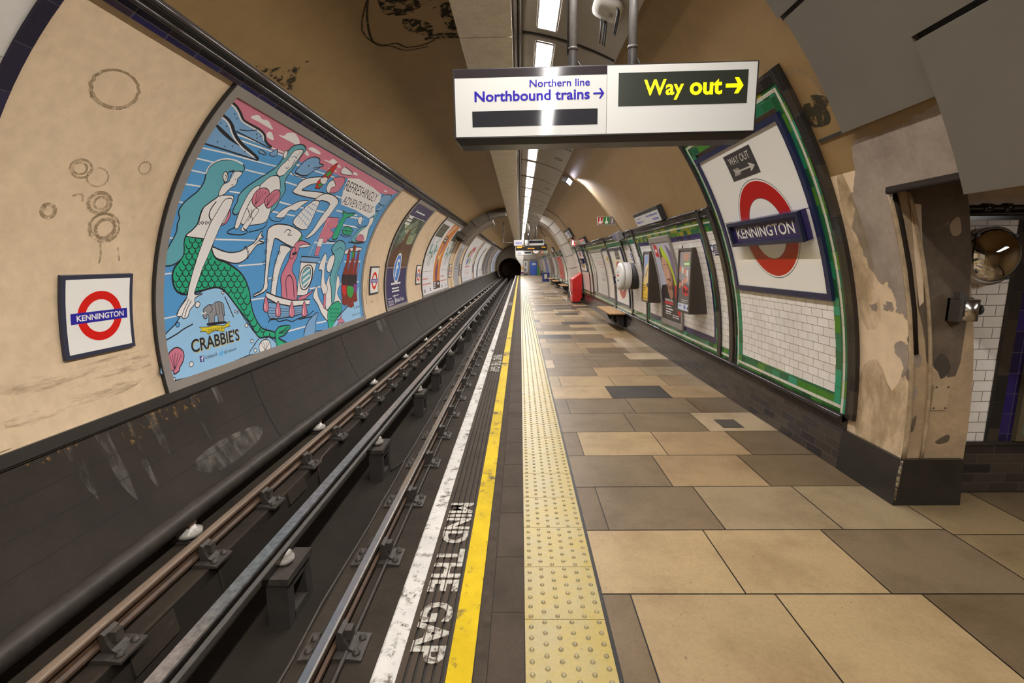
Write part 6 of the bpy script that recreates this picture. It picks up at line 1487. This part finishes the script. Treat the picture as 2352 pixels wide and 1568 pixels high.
# floodlight grazing the vault
t = thing('floodlight', 'small black floodlight at the edge of the cove washing light down the vault', 'floodlight', (1.07, 11.6, 3.78))
fl_d = Vector((.91, -.95, -.54)).normalized(); e1 = Vector((0, 1, 0)).cross(fl_d).normalized(); e2 = fl_d.cross(e1)
fr = frame(Vector((1.13, 11.74, 3.67)), e1, e2, fl_d)
m = MB(); m.hexa([fr(-.05, -.07, -.08), fr(.05, -.07, -.08), fr(.05, .07, -.08), fr(-.05, .07, -.08), fr(-.065, -.10, .10), fr(.065, -.10, .10), fr(.065, .10, .10), fr(-.065, .10, .10)]); m.build('housing', BLACKM, t)
m = MB(); m.fbox(fr, -.055, .055, -.09, .09, .101, .104); m.build('lens', emis('flood_lens', (.9, .85, 1.0), 4), t)
m = MB(); m.tube([fr(0, 0, -.06), (1.06, 11.80, 3.80)], .015, 0, 8); m.build('bracket', IRON, t)
sd = bpy.data.lights.new('floodlight_beam', 'SPOT'); sd.energy = 170; sd.spot_size = R(60); sd.spot_blend = 1.0; sd.shadow_soft_size = .05; sd.color = (.62, .72, 1.0)
so = bpy.data.objects.new('floodlight_beam', sd); C.objects.link(so); so.parent = t
so.matrix_world = Matrix.Translation(fr(0, 0, .12)-Vector((1.07, 11.6, 3.78))) @ fl_d.to_track_quat('-Z', 'Y').to_matrix().to_4x4()
# lit fire point sign, hanging out from the rib side
t = thing('fire_sign', 'square lit red fire point sign hanging before the white rib', 'sign', (2.18, 19.4, 2.5))
m = MB(); m.box(2.04, 2.36, 19.35, 19.45, 2.33, 2.67); m.build('housing', mat('fire_housing', (.33, .32, .28), .4), t)
a = Art(lambda u, v, n=0.0: Vector((2.04+u, 19.348-n, 2.33+v)), False); FR = emis('lit_red', (1, .03, .03), .45); FW = emis('lit_white', (1, .9, .85), .7)
a.rect(.06, .06, .27, .28, FR); a.poly([(.075, .08), (.13, .08), (.135, .22), (.12, .255), (.09, .255), (.075, .22)], FW, True)
for k in range(3): a.stroke([(.17+.02*k, .09+.05*k), (.24, .12+.05*k)], .022, FW)
a.build('lit_face', t)
m = MB(); m.tube([(2.25, 19.4, 2.66), (2.22, 19.4, 2.80)], .018, 0, 8); m.box(2.34, 2.36, 19.37, 19.43, 2.30, 2.70); m.build('bracket', BLACKM, t)
# red fire cabinet
t = thing('fire_cabinet', 'red sloping topped fire equipment cabinet against the platform wall', 'cabinet', (2.4, 20.2, 0))
m = MB(); RC = mat('cabinet_red', (.52, .012, .010), .32, var=.05, scale=4); m.prism([(2.18, .55), (2.58, .55), (2.57, 1.27), (2.18, 1.0)], 19.7, 20.7); m.build('upper_body', RC, t)
m = MB(); m.prism([(2.18, .07), (2.46, .07), (2.58, .25), (2.58, .545), (2.18, .545)], 19.7, 20.7); m.build('lower_body', RC, t)
m = MB(); m.box(2.25, 2.5, 19.75, 20.65, .0, .07); m.build('plinth', BLACKM, t); m = MB(); m.box(2.155, 2.18, 20.0, 20.05, .35, .5); m.build('handle', IRON, t)
m = MB(); m.box(2.172, 2.18, 20.1, 20.5, .3, .45); m.build('label_plate', WHITEM, t)
# benches cantilevered from the skirting
def bench(y0, y1, label):
    t = thing('bench', label, 'bench', (2.45, (y0+y1)/2, 0), 'wooden wall benches'); WD = mat('bench_wood', (.42, .235, .085), .4, var=.2, scale=7)
    for i in range(5):
        m = MB(); x = 2.215+i*.079; m.box(x, x+.069, y0, y1, .425, .455); m.build('slat', WD, t)
    for y in (y0+.25, (y0+y1)/2, y1-.25):
        m = MB(); m.prism([(2.26, .425), (2.60, .425), (2.60, .12), (2.54, .10), (2.42, .36), (2.26, .39)], y-.03, y+.03); m.build('bracket', BLACKM, t)
    m = MB(); m.box(2.585, 2.615, y0+.2, y1-.2, .06, .385); m.build('shadow_plate', mat('bench_shadow_plate', (.02, .017, .015), .6), t)  # near-black plate stands in for the shadow under the slats
bench(11.6, 13.6, 'nearest wooden slatted bench below the farther ring sign'); bench(25.4, 27.6, 'second wooden slatted bench just beyond the white rib'); bench(31.5, 33.7, 'third wooden slatted bench in front of the blue bin'); bench(36.0, 38.5, 'small far wooden slatted bench beside the blue bin')
# drain grate in the floor
m = MB(); m.box(2.12, 2.34, 4.72, 4.98, -.01, .003)
for i in range(6): m.box(2.13+i*.036, 2.15+i*.036, 4.73, 4.97, .003, .008)
tag(m.build('drain_cover', mat('drain_iron', (.06, .045, .035), .6, var=.3, scale=30)), 'small square iron drain cover in the pale slab by the skirting', 'drain cover')
# pier fittings and convex mirror
t = thing('door_holder', 'small stainless steel box on the dark face of the pier', 'fitting', (2.90, 3.15, 1.46))
m = MB(); m.box(2.845, 2.865, 3.06, 3.158, 1.325, 1.475); m.box(2.845, 3.0, 3.14, 3.158, 1.325, 1.475); m.build('bracket', IRON, t)
m = MB(); m.lathe([(.055, 0), (.055, .14)], (2.93, 3.10, 1.33), n=24); m.build('cylinder', mat('stainless', (.60, .58, .54), .22, 1.0), t)
m = MB(); m.lathe([(.035, 0), (.035, .02), (.02, .025)], (2.985, 3.10, 1.40), (1, 0, 0), n=16); m.build('magnet_face', BLACKM, t); m = MB(); m.box(2.84, 2.87, 3.07, 3.12, 1.475, 1.52); m.build('lug', IRON, t)
m = MB(); m.box(2.83, 2.94, 3.150, 3.159, .70, .88, 0)
for x in (2.845, 2.925):
    for z in (.715, .865): m.lathe([(.006, 3.146), (.006, 3.151)], (x, 0, z), (0, 1, 0), 1, 8)
tag(m.build('blank_plate', [mat('plate_paint', (.38, .28, .165), .5, var=.1, scale=9), IRON]), 'painted blanking plate with four screws low on the pier', 'plate')
t = thing('convex_mirror', 'round convex safety mirror half hidden behind the pier', 'mirror', (3.195, 3.31, 1.75))
m = MB(); Rm = .185; m.lathe([(Rm*math.sin(a_), .02+.11*math.cos(a_)) for a_ in [pi/2*i/14 for i in range(14, 0, -1)]]+[(.0005, .13)], (3.195, 3.30, 1.745), (0, -1, 0), 0, 48); m.build('mirror_dome', mat('mirror_chrome', (.80, .79, .78), .03, 1.0), t)
m = MB(); m.lathe([(Rm-.004, -.02), (Rm+.012, -.01), (Rm+.012, .03), (Rm-.002, .036)], (3.195, 3.30, 1.745), (0, -1, 0), 0, 48, False); m.build('rim', mat('mirror_rim', (.52, .50, .48), .2, .8), t)
for a_ in (-.9, .8, 2.3): 
    m = MB(); m.lathe([(.014, .0), (.014, .05)], (3.195+Rm*math.cos(a_), 3.30, 1.745+Rm*math.sin(a_)), (0, -1, 0), 0, 10); m.build('clip', BLACKM, t)
m = MB(); m.box(3.17, 3.22, 3.30, 3.332, 1.72, 1.77); m.build('mount', BLACKM, t)
t = thing('poster_frame', 'gilt edged poster frame on the tiled cross passage wall, cut by the right edge', 'poster', (4.0, 3.3, .45))
m = MB()
for x0, x1, z0, z1 in ((3.60, 3.635, .41, 1.98), (4.4, 4.435, .41, 1.98), (3.635, 4.4, .41, .45), (3.635, 4.4, 1.94, 1.98)): m.box(x0, x1, 3.295, 3.334, z0, z1)
m.build('frame', mat('gilt_frame', (.13, .105, .06), .35, .3), t); m = MB(); m.box(3.635, 4.4, 3.32, 3.334, .45, 1.94); m.build('printed_sheet', dirty('print_murky', (.16, .19, .13), (.07, .09, .06), .35, .65, 3, .4, bmp=0), t)

# ================================================================== HANGING THINGS FURTHER ALONG
def far_sign(y, x0, x1, z0, z1, label, disp=True, pole_x=(), top=3.98):
    t = thing('hanging_sign', label, 'sign', ((x0+x1)/2, y, z0)); fr = lambda u, v, n=0.0: Vector((x0+u, y-n, z0+v)); w, h = x1-x0, z1-z0
    m = MB(); m.fbox(fr, 0, w, -.03, h, -.2, 0); m.build('housing', BLACKM, t); m = MB(); m.fbox(fr, .012, w-.012, .01, h-.01, -.01, .004); m.build('face_panel', SW, t)
    a = Art(lambda u, v, n=0.0: fr(u, v, .006+n), False); a.rect(w*.5, h*.36, w*.97, h*.85, mat('blank_display', (.030, .030, .034), .06)); a.text('Northern line', w*.06, h*.72, w*.30, h*.84, SB, 0); a.lines(w*.06, w*.32, h*.50, 1, .1, h*.12, SB, 41); a.lines(w*.06, w*.30, h*.27, 1, .1, h*.12, SB, 42); a.build('lettering', t)
    for px_ in pole_x: m = MB(); m.tube([(px_, y+.1, z1), (px_, y+.1, top)], .024, 0, 10); m.build('pole', mat('galvanised_pole', (.36, .35, .34), .35, .6), t)
    return t
far_sign(28.0, -.37, 1.42, 2.70, 3.04, 'white direction sign hanging above the orange train indicator', True, (.55, 1.0), 4.02)
far_sign(58.0, -.36, 1.40, 2.62, 3.02, 'most distant small white hanging sign, partly behind the clock')
t = thing('train_indicator', 'black train indicator board with glowing orange text', 'indicator', (.6, 29.0, 2.45))
m = MB(); m.box(-.27, 1.63, 29.0, 29.3, 2.44, 2.80); m.build('case', BLACKM, t)
a = Art(lambda u, v, n=0.0: Vector((-.27+u, 28.998-n, 2.44+v)), False); OE = emis('lit_orange', (1, .36, .02), .6); a.lines(.07, .74, .235, 1, .1, .055, OE, 31); a.lines(.07, .5, .165, 1, .1, .055, OE, 32); a.text('07:13:38', .73, .09, 1.14, .15, OE, .03); a.text('2 mins', 1.58, .165, 1.82, .22, OE, .03); a.build('lit_text', t)
m = MB(); m.tube([(.9, 29.15, 2.8), (.9, 29.15, 3.84)], .022, 0, 8); m.build('pole', IRON, t)
m = MB(); m.tube([(-.98, 28.4, 3.56), (-.98, 28.4, 2.88), (-.40, 28.12, 2.88)], .028, 0, 10); m.lathe([(.06, -.04), (.06, .04)], (-.98, 28.4, 3.38), (1, 0, 0), n=12); m.tube([(-.98, 28.4, 3.5), (-.98, 28.4, 4.11)], .028, 0, 10); tag(m.build('bracket_arm', IRON), 'dark drop pole and arm holding the sign from the track side vault', 'bracket')
t = thing('clock', 'round platform clock hanging below the train indicator', 'clock', (1.27, 38.0, 2.5)); cc_ = (1.27, 38.0, 2.66)
m = MB(); m.lathe([(.29, -.06), (.30, 0), (.30, .05), (.27, .06)], cc_, (0, -1, 0), 0, 32); m.build('case', mat('clock_wood', (.20, .09, .05), .4), t)
a = Art(lambda u, v, n=0.0: Vector((1.27+u, 37.938-n, 2.66+v)), False); a.disc(0, 0, .25, .25, WHITEM)
for i in range(12): a.stroke([(.20*math.sin(i*pi/6), .20*math.cos(i*pi/6)), (.235*math.sin(i*pi/6), .235*math.cos(i*pi/6))], .02, INK)
a.build('dial', t); a = Art(lambda u, v, n=0.0: Vector((1.27+u, 37.93-n, 2.66+v)), False); a.stroke([(0, 0), (-.09, -.07)], .025, INK); a.stroke([(0, 0), (.19, -.02)], .02, INK); a.build('hands', t)
m = MB(); m.tube([(1.27, 38, 2.95), (1.27, 38, 3.7)], .02, 0, 8); m.build('pole', IRON, t)
def camera_unit(x, y, z, top, label):
    t = thing('security_camera', label, 'camera', (x, y, z)); m = MB(); m.lathe([(.075, 0), (.075, .10), (.05, .12)], (x, y, z), (-.2, -1, -.25), 0, 16); m.build('dome', BLACKM, t); m = MB(); m.lathe([(.045, .1), (.03, .14), (.0005, .15)], (x, y, z), (-.2, -1, -.25), 0, 12); m.build('lens', WHITEM, t)
    m = MB(); m.tube([(x, y+.05, z), (x, y+.05, top)], .03, 0, 8); m.build('mount', IRON, t)
camera_unit(.47, 27.6, 2.80, 4.03, 'black domed camera on a post before the distant white sign'); camera_unit(.24, 27.5, 2.75, 4.05, 'left hand black camera before the distant white sign'); camera_unit(.50, 27.4, 3.30, 4.02, 'small black camera just above the distant white sign')
m = MB(); m.tube([(.98, 25, 3.78), (1.15, 26, 3.4), (1.35, 27, 3.25), (1.5, 28, 3.2), (1.58, 29, 3.35)], .014, 0, 6); tag(m.build('loop_cable', BLACKM), 'black cable looping from the cove to the distant train indicator', 'cable')
t = thing('hanging_sign', 'tiny distant red green and grey pictogram sign beside the clock', 'sign', (1.9, 33, 2.4)); m = MB(); m.box(1.46, 1.92, 33, 33.05, 2.33, 2.50); m.build('panel', mat('sign_rim_pale', (.5, .5, .48), .4), t)
a = Art(lambda u, v, n=0.0: Vector((1.46+u, 32.998-n, 2.33+v)), False)
for i, c in enumerate(((.6, .05, .05), (.02, .35, .08), (.4, .4, .42))): a.rect(.01+i*.15, .015, .15+i*.15, .155, mat('sign_far_%d' % i, c, .4)); a.disc(.07+i*.15, .08, .03, .04, WHITEM)
a.build('pictograms', t); m = MB(); m.tube([(1.69, 33.03, 2.5), (1.69, 33.03, 3.42)], .015, 0, 6); m.build('bracket', IRON, t)
# far end furniture
t = thing('grit_bin', 'dark blue box with a white notice standing on the far platform', 'box', (2.2, 42.3, 0)); BB = mat('bin_blue', (.025, .035, .17), .45)
m = MB(); m.prism([(1.96, 0), (2.56, 0), (2.56, .74), (1.96, .72)], 41.9, 42.7); m.build('body', BB, t); m = MB(); m.box(1.93, 2.58, 41.86, 42.74, .74, .80); m.build('lid', BB, t); m = MB(); m.box(2.12, 2.38, 41.885, 41.9, .25, .68); m.build('notice', mat('notice_cream', (.55, .54, .42), .5), t)
t = thing('door_cabinet', 'bright blue steel cabinet with pale notices at the far end of the platform', 'cabinet', (1.8, 62.3, 0)); BC = mat('cabinet_blue', (.028, .085, .42), .4)
m = MB(); m.box(1.30, 2.16, 62.0, 63.0, 0, 1.78); m.build('body', BC, t); m = MB(); m.box(1.33, 2.13, 61.97, 62.0, .05, 1.74); m.build('door', BC, t)
m = MB(); m.box(1.58, 1.78, 61.95, 61.97, 1.32, 1.6); m.box(1.84, 2.0, 61.95, 61.97, 1.34, 1.6); m.build('notice', mat('notice_cream', (.55, .54, .42), .5), t)
t = thing('door_cabinet', 'low green box beside the bright blue cabinet at the far end', 'cabinet', (2.3, 61.5, 0)); m = MB(); m.box(2.16, 2.45, 61.2, 61.8, 0, 1.0); m.build('body', mat('box_green', (.02, .19, .05), .4), t); m = MB(); m.box(2.15, 2.46, 61.18, 61.82, 1.0, 1.04); m.build('lid', mat('box_green', (.02, .19, .05), .4), t)
t = thing('notice_board', 'pale notice board in the doorway of the far end wall', 'board', (.8, 64.0, .3)); m = MB(); m.box(.50, .98, 63.97, 64.0, .35, 1.85); m.build('board', mat('board_pale', (.48, .46, .42), .5), t); m = MB(); m.box(.62, .80, 63.95, 63.97, 1.2, 1.7); m.box(.55, .75, 63.95, 63.97, .5, .9); m.build('notice', mat('notice_dark', (.10, .10, .09), .5), t)
